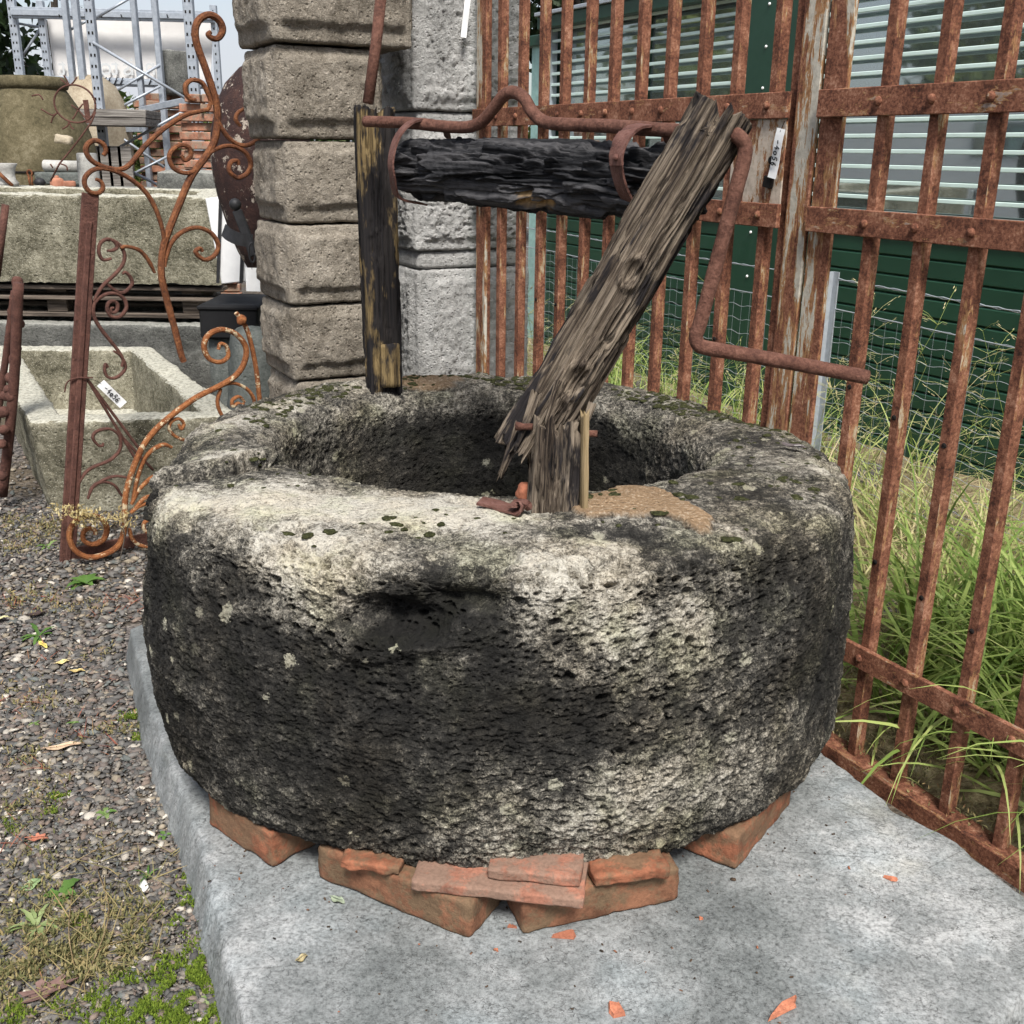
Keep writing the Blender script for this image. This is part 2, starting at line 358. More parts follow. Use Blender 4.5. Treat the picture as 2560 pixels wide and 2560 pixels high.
def m_gate(name, paint, pfac, stretch=(9, 9, 2.2)):
    """rusty iron with remnants of pale paint running along the bar"""
    g = G(name, 0.86, 0.0, 0.3); a = g.noise(22, 6, 0.7); b = g.noise(170, 5, 0.75); t = g.math('ADD', g.math('MULTIPLY', a, 0.5), g.math('MULTIPLY', b, 0.5))
    c = g.ramp(t, [(0.36, (0.030, 0.013, 0.009)), (0.46, (0.120, 0.044, 0.025)), (0.55, (0.245, 0.103, 0.060)), (0.66, (0.44, 0.26, 0.175))])
    p = g.noise(1.0, 7, 0.75, g.map(stretch)); e = 0.72 - 0.24 * pfac
    pc = g.ramp(g.noise(60, 5, 0.7), [(0.3, tuple(x * 0.6 for x in paint)), (0.6, paint)])
    edge = g.ramp(p, [(e - 0.05, 0.0), (e - 0.012, 0.85)]); c = g.mix(edge, c, (0.36, 0.20, 0.085))
    c = g.mix(g.ramp(p, [(e, 0.0), (e + 0.012, 1.0)]), c, pc)
    g.col(c); h = g.math('ADD', b, g.math('MULTIPLY', g.ramp(p, [(e - 0.01, 0.0), (e + 0.01, 1.0)]), 0.8)); g.bump(h, 0.6, 0.002); return g.m
def m_stone(name, cols, scale=1.0, bump=0.8, speck=None, dist=0.012, top=None):
    g = G(name, 0.95, 0, 0.15); a = g.noise(7 * scale, 6, 0.7); b = g.noise(75 * scale, 5, 0.75); n3 = g.noise(260 * scale, 3, 0.7)
    t = g.math('ADD', g.math('MULTIPLY', a, 0.45), g.math('ADD', g.math('MULTIPLY', b, 0.35), g.math('MULTIPLY', n3, 0.20)))
    c = g.ramp(t, [(0.36, cols[0]), (0.46, cols[1]), (0.55, cols[2]), (0.66, cols[3])])
    if speck:
        c = g.mix(g.ramp(g.voro(130 * scale), [(0.10, 0.9), (0.2, 0.0)]), c, speck)
    if top:   # pale lichen crust on upward faces
        ge = g.n.new('ShaderNodeNewGeometry'); sp = g.n.new('ShaderNodeSeparateXYZ'); g.l(ge.outputs['True Normal'], sp.inputs[0])
        f = g.math('MULTIPLY', g.ramp(sp.outputs[2], [(0.55, 0.0), (0.85, 1.0)]), g.ramp(b, [(0.40, 0.35), (0.56, 0.95)])); c = g.mix(f, c, top)
    h = g.math('ADD', b, g.math('MULTIPLY', n3, 0.5)); h = g.math('ADD', h, g.math('MULTIPLY', g.ramp(g.voro(60 * scale), [(0.05, 0.0), (0.3, 1.0)]), 0.6))
    g.col(c); g.bump(h, bump, dist); return g.m
MAT = {}
MAT['well'] = m_well(); MAT['slab'] = m_granite()
MAT['brick'] = m_brick('brick_orange', (0.25, 0.098, 0.054), (0.155, 0.100, 0.060)); MAT['brick2'] = m_brick('brick_brown', (0.20, 0.094, 0.054), (0.145, 0.100, 0.060))
MAT['tile'] = m_brick('tile_pink', (0.30, 0.135, 0.090), (0.215, 0.145, 0.108)); MAT['shard'] = m_brick('shard_orange', (0.44, 0.165, 0.095), (0.33, 0.125, 0.075))
MAT['beam'] = m_wood('beam_wood', (0.012, 0.009, 0.008), (0.072, 0.055, 0.041), (0.190, 0.154, 0.117), (0.010, 0.009, 0.010), 0.16, 1.7)
MAT['post'] = m_wood('post_wood', (0.018, 0.014, 0.010), (0.10, 0.070, 0.034), (0.215, 0.155, 0.075), (0.008, 0.008, 0.010), 0.82, 1.5)
MAT['lath'] = m_wood('lath_wood', (0.08, 0.055, 0.03), (0.20, 0.145, 0.075), (0.28, 0.21, 0.12))
MAT['char'] = m_wood('charred_wood', (0.006, 0.006, 0.007), (0.022, 0.022, 0.024), (0.062, 0.060, 0.062), None, 0, 0.55)
MAT['crank'] = m_rust('crank_rust', (0.048, 0.019, 0.013), (0.125, 0.055, 0.038), (0.215, 0.105, 0.074))
MAT['strap'] = m_rust('strap_rust', (0.05, 0.021, 0.017), (0.13, 0.057, 0.043), (0.205, 0.105, 0.085), None, 0, 0.6)
MAT['scroll'] = m_rust('scroll_rust', (0.050, 0.017, 0.008), (0.150, 0.052, 0.020), (0.29, 0.115, 0.044), None, 0, 0.7)
MAT['scroll_dk'] = m_rust('scroll_dark_rust', (0.045, 0.020, 0.015), (0.100, 0.044, 0.033), (0.155, 0.072, 0.053))
MAT['scroll_fl'] = m_rust('scroll_flaking_rust', (0.085, 0.026, 0.010), (0.25, 0.088, 0.030), (0.40, 0.175, 0.065), (0.66, 0.53, 0.34), 0.42, 0.8, 1.5)
MAT['gate'] = m_gate('gate_rust', (0.50, 0.46, 0.38), 0.18); MAT['gate_st'] = m_gate('gate_stile_paint', (0.52, 0.48, 0.40), 0.74, (16, 16, 2.4)); MAT['gate_rail'] = m_gate('gate_rail_rust', (0.36, 0.27, 0.22), 0.40, (45, 45, 14))
MAT['gate_edge'] = m_gate('gate_bar_edges', (0.46, 0.36, 0.25), 0.50, (40, 40, 9)); MAT['lock'] = m_gate('lock_plate_paint', (0.50, 0.42, 0.34), 0.95, (30, 30, 9))
MAT['quoin'] = m_stone('quoin_stone', [(0.085, 0.070, 0.052), (0.205, 0.178, 0.142), (0.32, 0.282, 0.23), (0.54, 0.485, 0.41)], 1.0, 0.9, (0.55, 0.47, 0.38))
MAT['grey'] = m_stone('pillar_stone', [(0.17, 0.168, 0.16), (0.40, 0.395, 0.38), (0.56, 0.55, 0.53), (0.80, 0.79, 0.76)], 1.2, 1.0)
MAT['trough'] = m_stone('trough_stone', [(0.030, 0.028, 0.018), (0.135, 0.125, 0.088), (0.29, 0.27, 0.20), (0.60, 0.57, 0.46)], 0.9, 0.8, (0.6, 0.57, 0.47), top=(0.60, 0.58, 0.49))
MAT['trough2'] = m_stone('trough_grey_stone', [(0.035, 0.035, 0.032), (0.10, 0.10, 0.092), (0.17, 0.17, 0.155), (0.34, 0.335, 0.30)], 1.0, 0.7, top=(0.34, 0.335, 0.30))

# ------------------------------------------------------------------ ground (big sheet) and the granite slab
SLAB = 0.09
def m_ground():
    g = G('ground_soil', 0.95, 0, 0.2, rand=False); a = g.noise(2.2, 6, 0.65); v = g.voro(95); b = g.noise(60, 5, 0.7); vc = g.voro(95, None, 'F1', 'Color')
    st = g.ramp(g.math('ADD', g.math('MULTIPLY', vc, 0.6), g.math('MULTIPLY', b, 0.4)), [(0.25, (0.035, 0.033, 0.032)), (0.45, (0.085, 0.078, 0.074)), (0.6, (0.16, 0.14, 0.13)), (0.75, (0.28, 0.25, 0.22))])
    so = g.ramp(b, [(0.3, (0.05, 0.040, 0.028)), (0.6, (0.15, 0.118, 0.08))]); c = g.mix(g.ramp(a, [(0.46, 0.0), (0.6, 0.85)]), st, so)
    g.col(c); g.bump(g.math('ADD', g.math('SUBTRACT', 1.0, v), b), 0.8, 0.012); return g.m
xs = np.concatenate([[-260, -60, -20, -8], np.linspace(-5, 5, 90), [8, 20, 60, 260]]); ys = np.concatenate([[-60, -15, -4], np.linspace(0, 9, 90), [14, 30, 90, 300]])
gx, gy = np.meshgrid(xs, ys); gp_ = np.stack([gx.ravel(), gy.ravel(), np.zeros(gx.size)], 1); gp_[:, 2] = fbm(gp_, 1.7, 4) * 0.012 * (np.abs(gp_[:, 0]) < 6)
_gw = (gp_[:, 0] - .78) * .8745 + (gp_[:, 1] - 1.8) * .485
gp_[:, 2] += sstep(0.05, 0.5, _gw) * 0.03
gnd = obj('ground', mk_mesh('ground', gp_, gridF(len(xs), len(ys), False), m_ground(), True)); tag(gnd, 'gravel yard ground under everything', None, None, 'structure')

def slab():
    out = [(326, 1573), (345, 1640), (351, 1665), (378, 1777), (440, 1930), (475, 2020), (508, 2119), (530, 2235), (563, 2350), (580, 2450), (613, 2560)]
    L = [onz(x, y, SLAB)[:2] for x, y in out]; L.append(L[-1] + (np.array(L[-1]) - L[-2]) * 1.2)
    R = [onz(x, y, SLAB)[:2] for x, y in [(2560, 2240), (2449, 2153), (2372, 2092), (2284, 2049), (2229, 2027), (2207, 1994), (2092, 1909), (2037, 1870)]]
    fr = [np.array(L[-1]) + [0.05, -0.06], np.array([0.25, 0.86]), np.array([0.52, 1.0]), np.array([0.655, 1.135]), np.array([0.70, 1.185]), np.array([0.86, 1.30])]
    bk = [np.array([0.30, 2.55]), np.array([0.0, 2.95]), np.array([-0.45, 2.95]), np.array([-0.84, 2.50])]
    poly = np.array([tuple(p) for p in L] + [tuple(p) for p in fr] + [tuple(p) for p in R] + [tuple(p) for p in bk])
    # resample the outline
    Q = np.vstack([poly, poly[:1]]); sl = np.r_[0, np.cumsum(np.linalg.norm(np.diff(Q, axis=0), axis=1))]; N = 900
    t = np.linspace(0, sl[-1], N, endpoint=False); P = np.stack([np.interp(t, sl, Q[:, 0]), np.interp(t, sl, Q[:, 1])], 1)
    c = P.mean(0); d = P - c; rr = np.linalg.norm(d, axis=1, keepdims=True); d = d / rr
    P3 = np.c_[P, np.zeros(N)]; P = P + d * (fbm(P3, 30, 4, .6)[:, None] * 0.008 + fbm(P3, 6, 3, .6, 3.)[:, None] * 0.006)
    rings = []
    prof = [(0.030, 0.0), (0.022, 0.03), (0.012, 0.06), (0.005, 0.080), (0.001, 0.0865), (-0.005, 0.0895), (-0.016, SLAB)]
    for o, z in prof:
        q = np.c_[P + d * o, np.full(N, z)]; nn = fbm(q, 34, 4, .6, 5.); q[:, :2] += d * (nn * 0.009 * (o > -0.011))[:, None]; rings.append(q)
    for k in np.linspace(0.96, 0.0, 150): rings.append(np.c_[c + (P + d * -0.016 - c) * k, np.full(N, SLAB)])
    V = np.vstack(rings); top = V[:, 2] > 0.086
    V[top, 2] += fbm(V[top], 4, 3, .5) * 0.003 + fbm(V[top], 45, 3, .6) * 0.0006
    return obj('granite_slab', mk_mesh('granite_slab', V, gridF(N, len(rings)), MAT['slab'], True))
tag(slab(), 'large rough-edged pale grey granite slab lying on the gravel under the bricks', 'stone slab')

# ------------------------------------------------------------------ the stone well head
ZT = 0.655; WC = np.array([-0.02, 2.05])
def polar(pts, z):
    q = np.array([onz(x * K, y * K, z)[:2] for x, y in pts]) - WC; a = np.arctan2(q[:, 1], q[:, 0]); r = np.linalg.norm(q, axis=1); o = np.argsort(a)
    return a[o], r[o]
def per_interp(th, a, r, smooth=0.18):
    aa = np.r_[a - 2 * np.pi, a, a + 2 * np.pi]; rr = np.r_[r, r, r]; t = np.linspace(-np.pi, np.pi, 720, endpoint=False); f = np.interp(t, aa, rr)
    k = np.exp(-0.5 * ((np.arange(720) - 360) / (smooth * 720 / (2 * np.pi)))**2); k /= k.sum(); f = np.real(np.fft.ifft(np.fft.fft(f) * np.fft.fft(np.fft.ifftshift(k))))
    return np.interp(th, np.r_[t, np.pi], np.r_[f, f[0]])
OUT_PX = [(292, 895), (330, 858), (440, 770), (600, 725), (830, 712), (1010, 712), (1200, 735), (1400, 790), (1590, 868), (1606, 905)]
IN_PX = [(528, 850), (560, 800), (700, 752), (850, 740), (1000, 742), (1200, 775), (1310, 830), (1322, 872), (1200, 915), (1000, 925), (800, 915), (650, 890), (560, 875)]
def well():
    cols = np.concatenate([np.linspace(-np.pi + 0.25, -0.25, 860, endpoint=False), np.linspace(-0.25, np.pi + 0.25, 380, endpoint=False)]); nu = len(cols)
    ao, ro = polar(OUT_PX, 0.635); m = np.sin(ao) > -0.25; ao, ro = ao[m], ro[m]
    ao = np.r_[ao, np.radians([-155, -130, -110, -90, -70, -50, -25])]; ro = np.r_[ro, [0.695, 0.70, 0.695, 0.69, 0.692, 0.695, 0.675]]; o = np.argsort(ao)
    thw = (cols + np.pi) % (2 * np.pi) - np.pi
    Ro = per_interp(thw, ao[o], ro[o], 0.12); ai, ri = polar(IN_PX, 0.64); Ri = per_interp(thw, ai, ri, 0.12)
    print('Ro', Ro.min(), Ro.max(), 'Ri', Ri.min(), Ri.max())
    # profile rows: (fraction between outer (0) and inner (1) radius or None, offset, z)
    rows = []
    for s in np.linspace(0, 1, 14): rows.append(('o', -0.16 + 0.13 * s, 0.147))
    for s in np.linspace(0, 1, 26)[1:]:
        a = s * np.pi / 2; rows.append(('o', -0.03 + 0.035 * math.sin(a), 0.147 + 0.055 * (1 - math.cos(a))))
    for s in np.linspace(0, 1, 200)[1:]: rows.append(('o', 0.005 + 0.016 * math.sin(s * np.pi) - 0.010 * s, 0.202 + 0.398 * s))
    for s in np.linspace(0, 1, 70)[1:]:
        a = s * np.pi / 2; rows.append(('o', -0.005 - 0.042 * (1 - math.cos(a)), 0.600 + 0.045 * math.sin(a)))
    for s in np.linspace(0, 1, 120)[1:]: rows.append(('t', s, 0.645 + 0.010 * math.sin(s * np.pi)))
    for s in np.linspace(0, 1, 40)[1:]:
        a = s * np.pi / 2; rows.append(('i', -0.045 * math.sin(a) + 0.045, 0.643 - 0.055 * (1 - math.cos(a))))
    for s in np.linspace(0, 1, 90)[1:]: rows.append(('i', 0.015 * s, 0.588 - 0.46 * s))
    V = np.zeros((len(rows), nu, 3)); cs = np.stack([np.cos(cols), np.sin(cols)], 1)
    for i, (k, a, z) in enumerate(rows):
        if k == 'o': r = Ro + a
        elif k == 't': r = (Ro - 0.047) * (1 - a) + (Ri + 0.045) * a
        else: r = Ri + a
        V[i, :, :2] = WC + cs * r[:, None]; V[i, :, 2] = z
    du = np.roll(V, -1, 1) - np.roll(V, 1, 1); dv = np.gradient(V, axis=0); N = np.cross(du, dv); N /= np.linalg.norm(N, axis=2, keepdims=True) + 1e-12
    P = V.reshape(-1, 3); N = N.reshape(-1, 3); kind = np.repeat(np.array([{'o': 0, 't': 1, 'i': 2}[r[0]] for r in rows]), nu)
    zrow = P[:, 2]
    # --- places on the stone, located from the photograph, as points in space
    def on_side(x, y, r=0.69):
        d = ray(x * K, y * K); o_ = EYE[:2] - WC; A = d[:2] @ d[:2]; B = o_ @ d[:2]; C_ = o_ @ o_ - r * r; t = (-B - math.sqrt(max(B * B - A * C_, 0))) / A; p = EYE + d * t
        return p if p[2] < 0.63 else onz(x * K, y * K, 0.65)
    # slowly varying fields are computed on every 4th row and column and interpolated
    nr = len(rows); P = P.astype(np.float32); N = N.astype(np.float32); ri = np.r_[np.arange(0, nr - 1, 4), nr - 1]; ci = np.arange(0, nu, 4)
    lowP = P.reshape(nr, nu, 3)[ri][:, ci].reshape(-1, 3); kindF = kind; kind = kind.reshape(nr, nu)[ri][:, ci].ravel(); PF = P; P = lowP; zrow = P[:, 2]
    def upsample(f):
        f = f.reshape(len(ri), len(ci)); f = np.concatenate([f, f[:, :1]], 1); x = np.interp(np.arange(nr), ri, np.arange(len(ri))); i0 = np.minimum(x.astype(int), len(ri) - 2); t = (x - i0)[:, None].astype(np.float32)
        f = f[i0] * (1 - t) + f[i0 + 1] * t; cj = np.r_[ci, nu]; y = np.interp(np.arange(nu), cj, np.arange(len(cj))); j0 = np.minimum(y.astype(int), len(cj) - 2); s = (y - j0)[None, :].astype(np.float32)
        return (f[:, j0] * (1 - s) + f[:, j0 + 1] * s).ravel()
    big = fbm(lowP, 3.0, 3, .5, 4.); mid = fbm(lowP * [1, 1, 1.6], 11, 4, .55, 9.)
    wob = lowP + 0.05 * np.stack([fbm(lowP, 9, 3, .6, 1.), fbm(lowP, 9, 3, .6, 21.), fbm(lowP, 9, 3, .6, 41.)], 1) + 0.02 * np.stack([fbm(lowP, 40, 2, .6, 1.), fbm(lowP, 40, 2, .6, 21.), fbm(lowP, 40, 2, .6, 41.)], 1)
    def blob(x, y, rad, soft=0.5, p=None):
        c = on_side(x, y) if p is None else p; d = np.linalg.norm(wob - c, axis=1); return 1 - sstep(rad * (1 - soft), rad * (1 + soft), d)
    tone = np.full(len(P), 0.27, np.float32)
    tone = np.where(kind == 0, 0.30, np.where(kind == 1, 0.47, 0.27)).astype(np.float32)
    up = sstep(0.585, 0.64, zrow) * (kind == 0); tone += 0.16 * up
    PALE = [(360, 940, .07, .38), (450, 950, .10, .40), (560, 955, .10, .42), (680, 950, .10, .42), (800, 955, .10, .42), (920, 960, .09, .40), (1000, 985, .06, .34), (560, 1030, .07, .30), (700, 1020, .09, .34), (860, 1015, .08, .30), (960, 1040, .08, .28),
            (520, 1075, .07, .26), (600, 1120, .07, .25), (700, 1090, .08, .22), (470, 1020, .04, .2), (1040, 1100, .10, .24), (1150, 1130, .11, .24), (1260, 1170, .10, .22), (1360, 1200, .09, .22), (1050, 1190, .08, .2), (1200, 1240, .09, .22), (1350, 1130, .06, .15), (1150, 1040, .028, .42), (1480, 1210, .022, .5), (1525, 1005, .014, .4), (1490, 1110, .03, .2), (860, 1270, .04, .30), (610, 1245, .02, .25), (840, 1200, .03, .14),
            (1200, 1420, .07, .18), (1320, 1430, .09, .24), (1420, 1400, .08, .24), (1240, 1500, .10, .27), (1120, 1540, .08, .24), (1380, 1500, .07, .26), (1000, 1580, .08, .24), (880, 1590, .06, .22), (1100, 1600, .06, .22), (960, 1470, .05, .16), (750, 1390, .03, .14), (720, 1560, .06, .12), (1470, 1370, .05, .25), (1500, 1300, .04, .15), (1330, 1310, .05, .12), (320, 1190, .014, .4), (390, 1100, .02, .2), (1040, 1420, .05, .12),
            (380, 870, .05, .22), (430, 800, .07, .30), (560, 765, .07, .34), (700, 735, .06, .30), (640, 770, .05, .25), (460, 860, .05, .30), (400, 868, .05, .25), (340, 880, .04, .2), (830, 730, .05, .15), (1480, 880, .07, .10), (1560, 880, .05, .22), (1250, 950, .03, .15), (1390, 1000, .04, .18)]
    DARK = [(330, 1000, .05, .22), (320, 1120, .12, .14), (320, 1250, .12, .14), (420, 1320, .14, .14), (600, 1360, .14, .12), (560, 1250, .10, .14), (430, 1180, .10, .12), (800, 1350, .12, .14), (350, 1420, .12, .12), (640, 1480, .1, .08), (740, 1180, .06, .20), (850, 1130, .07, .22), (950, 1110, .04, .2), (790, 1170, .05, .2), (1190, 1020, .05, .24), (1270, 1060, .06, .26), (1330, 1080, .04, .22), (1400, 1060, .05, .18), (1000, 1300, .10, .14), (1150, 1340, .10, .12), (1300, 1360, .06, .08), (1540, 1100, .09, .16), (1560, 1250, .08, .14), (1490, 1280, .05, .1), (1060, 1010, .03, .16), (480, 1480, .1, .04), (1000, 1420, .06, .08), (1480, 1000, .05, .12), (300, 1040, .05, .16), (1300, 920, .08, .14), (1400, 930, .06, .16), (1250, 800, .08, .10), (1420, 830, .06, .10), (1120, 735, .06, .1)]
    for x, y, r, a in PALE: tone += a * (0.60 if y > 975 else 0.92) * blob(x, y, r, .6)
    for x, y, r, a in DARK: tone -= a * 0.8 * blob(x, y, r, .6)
    # inside of the shaft: darker at the back and towards the bottom, paler left and right
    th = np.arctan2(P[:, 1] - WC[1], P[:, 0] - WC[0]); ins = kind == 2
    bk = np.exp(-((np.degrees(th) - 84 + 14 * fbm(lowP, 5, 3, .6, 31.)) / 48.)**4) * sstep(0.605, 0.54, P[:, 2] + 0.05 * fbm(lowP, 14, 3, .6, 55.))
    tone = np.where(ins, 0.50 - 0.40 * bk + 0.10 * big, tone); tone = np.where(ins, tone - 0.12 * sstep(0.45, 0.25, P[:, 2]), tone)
    tone += 0.20 * big * (kind != 2) + 0.26 * mid
    # tan mortar where the stump was bedded, and where the far post stands
    mpoly = [(1070, 962), (1120, 940), (1190, 925), (1250, 930), (1290, 958), (1345, 985), (1335, 1008), (1300, 1000), (1270, 985), (1200, 984), (1110, 984)]
    mp_ = np.array([onz(x * K, y * K, 0.65)[:2] for x, y in mpoly])
    def inpoly(q, poly):
        r = np.zeros(len(q), bool); n = len(poly)
        for i in range(n):
            a, b = poly[i], poly[(i + 1) % n]; c = ((a[1] > q[:, 1]) != (b[1] > q[:, 1])) & (q[:, 0] < (b[0] - a[0]) * (q[:, 1] - a[1]) / (b[1] - a[1] + 1e-12) + a[0]); r ^= c
        return r
    q = lowP[:, :2] + 0.012 * np.stack([fbm(lowP, 30, 3, .6, 3.), fbm(lowP, 30, 3, .6, 13.)], 1); mort = (inpoly(q, mp_) & (P[:, 2] > 0.575)).astype(np.float32)
    c2 = onz(800 * K, 722 * K, .65); mort = np.maximum(mort, 0.8 * (np.linalg.norm((q - c2[:2]) * [0.55, 1.0], axis=1) < 0.05) * (P[:, 2] > 0.6))
    # --- relief
    rough = np.clip(0.55 + 0.9 * fbm(lowP, 4.5, 3, .5, 77.), 0.15, 1.25)
    up_band = np.zeros(len(P))
    for x, y, r in [(480, 1010, .10), (560, 1060, .12), (680, 1080, .12), (800, 1080, .10), (1100, 1080, .14), (1250, 1150, .16), (1400, 1150, .13), (1200, 1250, .14), (1400, 1330, .12), (900, 1590, .10), (1100, 1560, .13), (1300, 1500, .14), (700, 1600, .08)]:
        up_band = np.maximum(up_band, blob(x, y, r, .7))
    rough = rough * 0.50 + up_band * 1.05; topm = np.where(kind == 1, 0.42, 1.0) * (1 - mort * 0.85)
    h = 0.020 * big + 0.012 * mid + mort * 0.008
    edge = np.exp(-((P[:, 2] - 0.635) / 0.03)**2) * (kind < 2) * np.exp(-(np.linalg.norm(P[:, :2] - WC, axis=1) - 0.66)**2 / 0.05**2)
    h -= edge * 0.022 * sstep(0.0, 0.35, fbm(lowP, 13, 4, .6, 91.)); h += edge * 0.008 * sstep(0.1, 0.4, fbm(lowP, 17, 3, .6, 97.))
    # the hollow below the rim, with a shelf over it
    def hollow(x, y, rx, rz, depth):
        c = on_side(x, y); d = wob * 0.5 + lowP * 0.5 - c; a = np.sqrt((np.linalg.norm(d[:, :2], axis=1) / rx)**2 + (d[:, 2] / rz)**2); return depth * (1 - sstep(0.35, 1.1, a))
    for a in [(760, 1172, .085, .036, .050), (870, 1132, .085, .028, .046), (955, 1102, .06, .018, .026), (700, 1215, .10, .03, -.016), (830, 1205, .08, .03, -.012), (540, 1010, .04, .03, .014), (1260, 1075, .08, .03, .012), (650, 1150, .08, .03, .012)]: h -= hollow(*a)
    # open fissure across the left rim
    fi = np.array([onz(x * K, y * K, 0.65)[:2] for x, y in [(285, 900), (340, 897), (400, 893), (450, 884), (490, 868), (530, 855), (560, 845)]]); dmin = np.full(len(P), 9.0); up_side = np.zeros(len(P))
    for a, b in zip(fi[:-1], fi[1:]):
        ab = b - a; t = np.clip(((q - a) @ ab) / (ab @ ab), 0, 1); e = q - a - t[:, None] * ab; d = np.linalg.norm(e, axis=1); s = np.sign(e @ np.array([-ab[1], ab[0]])); cl = d < dmin; dmin = np.where(cl, d, dmin); up_side = np.where(cl, s, up_side)
    near = (P[:, 2] > 0.56) & (P[:, 0] < -0.3); wdt = 0.026 + 0.012 * fbm(lowP, 8, 2, .5, 3.)
    h -= near * 0.085 * (1 - sstep(wdt * 0.45, wdt * 1.1, dmin)); h += near * (up_side > 0) * 0.020 * (1 - sstep(0.01, 0.10, dmin))
    tone = np.where(near & (dmin < 0.018), tone - 0.22, tone)
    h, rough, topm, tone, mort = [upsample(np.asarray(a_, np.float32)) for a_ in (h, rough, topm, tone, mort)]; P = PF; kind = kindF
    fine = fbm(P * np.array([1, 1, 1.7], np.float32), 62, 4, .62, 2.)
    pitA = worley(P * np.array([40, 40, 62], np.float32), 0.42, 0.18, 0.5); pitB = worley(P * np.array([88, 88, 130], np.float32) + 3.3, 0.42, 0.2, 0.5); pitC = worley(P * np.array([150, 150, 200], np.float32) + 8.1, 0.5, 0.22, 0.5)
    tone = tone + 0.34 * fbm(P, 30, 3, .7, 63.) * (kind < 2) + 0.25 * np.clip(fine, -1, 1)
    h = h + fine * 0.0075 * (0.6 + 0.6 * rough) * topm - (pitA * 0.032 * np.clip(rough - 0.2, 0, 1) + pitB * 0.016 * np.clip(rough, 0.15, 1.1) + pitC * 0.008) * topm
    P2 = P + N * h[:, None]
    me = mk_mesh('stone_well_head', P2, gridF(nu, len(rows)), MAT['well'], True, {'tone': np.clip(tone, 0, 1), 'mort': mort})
    return me, (P2, N, kind)
wme, WELLP = well()
well_o = obj('well_head', wme); tag(well_o, 'massive round pitted limestone well head blackened with lichen, raised on loose bricks', 'well head')
def moss_cushions():
    P2, N, kind = WELLP; rng = np.random.default_rng(4); c = np.where((kind == 1) & (N[:, 2] > 0.8))[0]
    wgt = np.exp(-((np.arctan2(P2[c, 1] - WC[1], P2[c, 0] - WC[0]) - 1.3) / 1.15)**2) + 0.05; wgt *= np.clip(pnoise(P2[c] * 7) + 0.25, 0.02, 1); wgt /= wgt.sum()
    pick = rng.choice(c, 620, p=wgt); V = []; F = []; prof = [(1.0, -0.2), (0.98, 0.12), (0.8, 0.38), (0.45, 0.56), (0.02, 0.62)]
    for i in pick:
        r = 0.0030 + 0.0065 * rng.random()**2; v, f = lathe(prof, 9); v = v * r * np.array([1 + .8 * rng.random(), 1, .6]) * (1 + 0.75 * fbm(v, 1.6, 3, .6, i * .37)[:, None]); a = rng.random() * 6.28
        R2 = np.array([[math.cos(a), -math.sin(a), 0], [math.sin(a), math.cos(a), 0], [0, 0, 1]]); F.append(f + sum(len(x) for x in V)); V.append(v @ R2.T + P2[i])
    g = G('moss_cushion', 1.0, 0, 0.05, rand=False); g.col(g.ramp(g.noise(220, 4, .7), [(0.35, (0.018, 0.019, 0.010)), (0.55, (0.055, 0.058, 0.026)), (0.7, (0.12, 0.12, 0.06))])); g.bump(g.noise(700, 3), 1.0, 0.003)
    o = obj('moss', mk_mesh('moss', np.vstack(V), np.vstack(F), g.m, True), well_o); tag(o, 'dark olive moss cushions dotted over the rim', None, None, 'stuff')
moss_cushions()

# ------------------------------------------------------------------ bricks and tiles under the well head
def brick(px, size, label, mat='brick', z0=SLAB, name='loose_brick', rnd=0.006, seed=0.0, amp=0.004, group='bricks and tiles propping the well head', dz=0.0, tilt=0.0):
    """px: the two lower corners of the visible long face (1932-frame); the body goes away from the camera"""
    a = onz(px[0][0] * K, px[0][1] * K, z0)[:2]; b = onz(px[1][0] * K, px[1][1] * K, z0)[:2]; ln = np.linalg.norm(b - a) if size[0] is None else size[0]; u = (b - a) / np.linalg.norm(b - a); n = np.array([-u[1], u[0]])
    if n[1] < 0: n = -n
    c = (a + b) / 2 + n * size[1] / 2; V, F = rough_block(ln, size[1], size[2], (26, 14, 12), rnd, amp * 1.5, 26, seed)
    o = obj(name, mk_mesh(name, V, F, MAT[mat], True), None, (c[0], c[1], z0 + size[2] / 2 + 0.001 + dz), (tilt, 0, math.atan2(u[1], u[0]))); return tag(o, label, 'tile' if 'tile' in name else 'brick', group)
brick([(395, 1557), (514, 1641)], (None, .125, .066), 'orange brick on the slab under the left side of the well head', 'brick', seed=1.)
brick([(600, 1658), (886, 1775)], (None, .115, .064), 'long brown brick at the front, left one of the two meeting at an angle', 'brick2', seed=2.)
brick([(985, 1766), (1281, 1700)], (None, .125, .062), 'long brown brick at the front, right one of the two meeting at an angle', 'brick2', seed=3.)
brick([(1388, 1645), (1492, 1520)], (None, .14, .066), 'mossy orange brick on the slab under the right side of the well head', 'brick', seed=4.)
brick([(775, 1682), (1100, 1718)], (None, .15, .017), 'long pink roof tile laid flat across both front bricks', 'tile', z0=SLAB + .065, name='flat_tile', rnd=.004, seed=5., amp=.003)
brick([(918, 1660), (1095, 1678)], (None, .11, .018), 'short pink tile on top of the longer flat tile under the rim', 'tile', z0=SLAB + .0835, name='flat_tile', rnd=.004, seed=6., amp=.003)
brick([(1120, 1680), (1265, 1660)], (None, .08, .022), 'broken red brick piece lying on the right front brick', 'brick', z0=SLAB + .0635, name='brick_fragment', rnd=.006, seed=7., amp=.006)
brick([(640, 1640), (755, 1655)], (None, .08, .015), 'thin broken red brick piece lying on the left front brick', 'brick', z0=SLAB + .0655, name='brick_fragment', rnd=.004, seed=8., amp=.006)
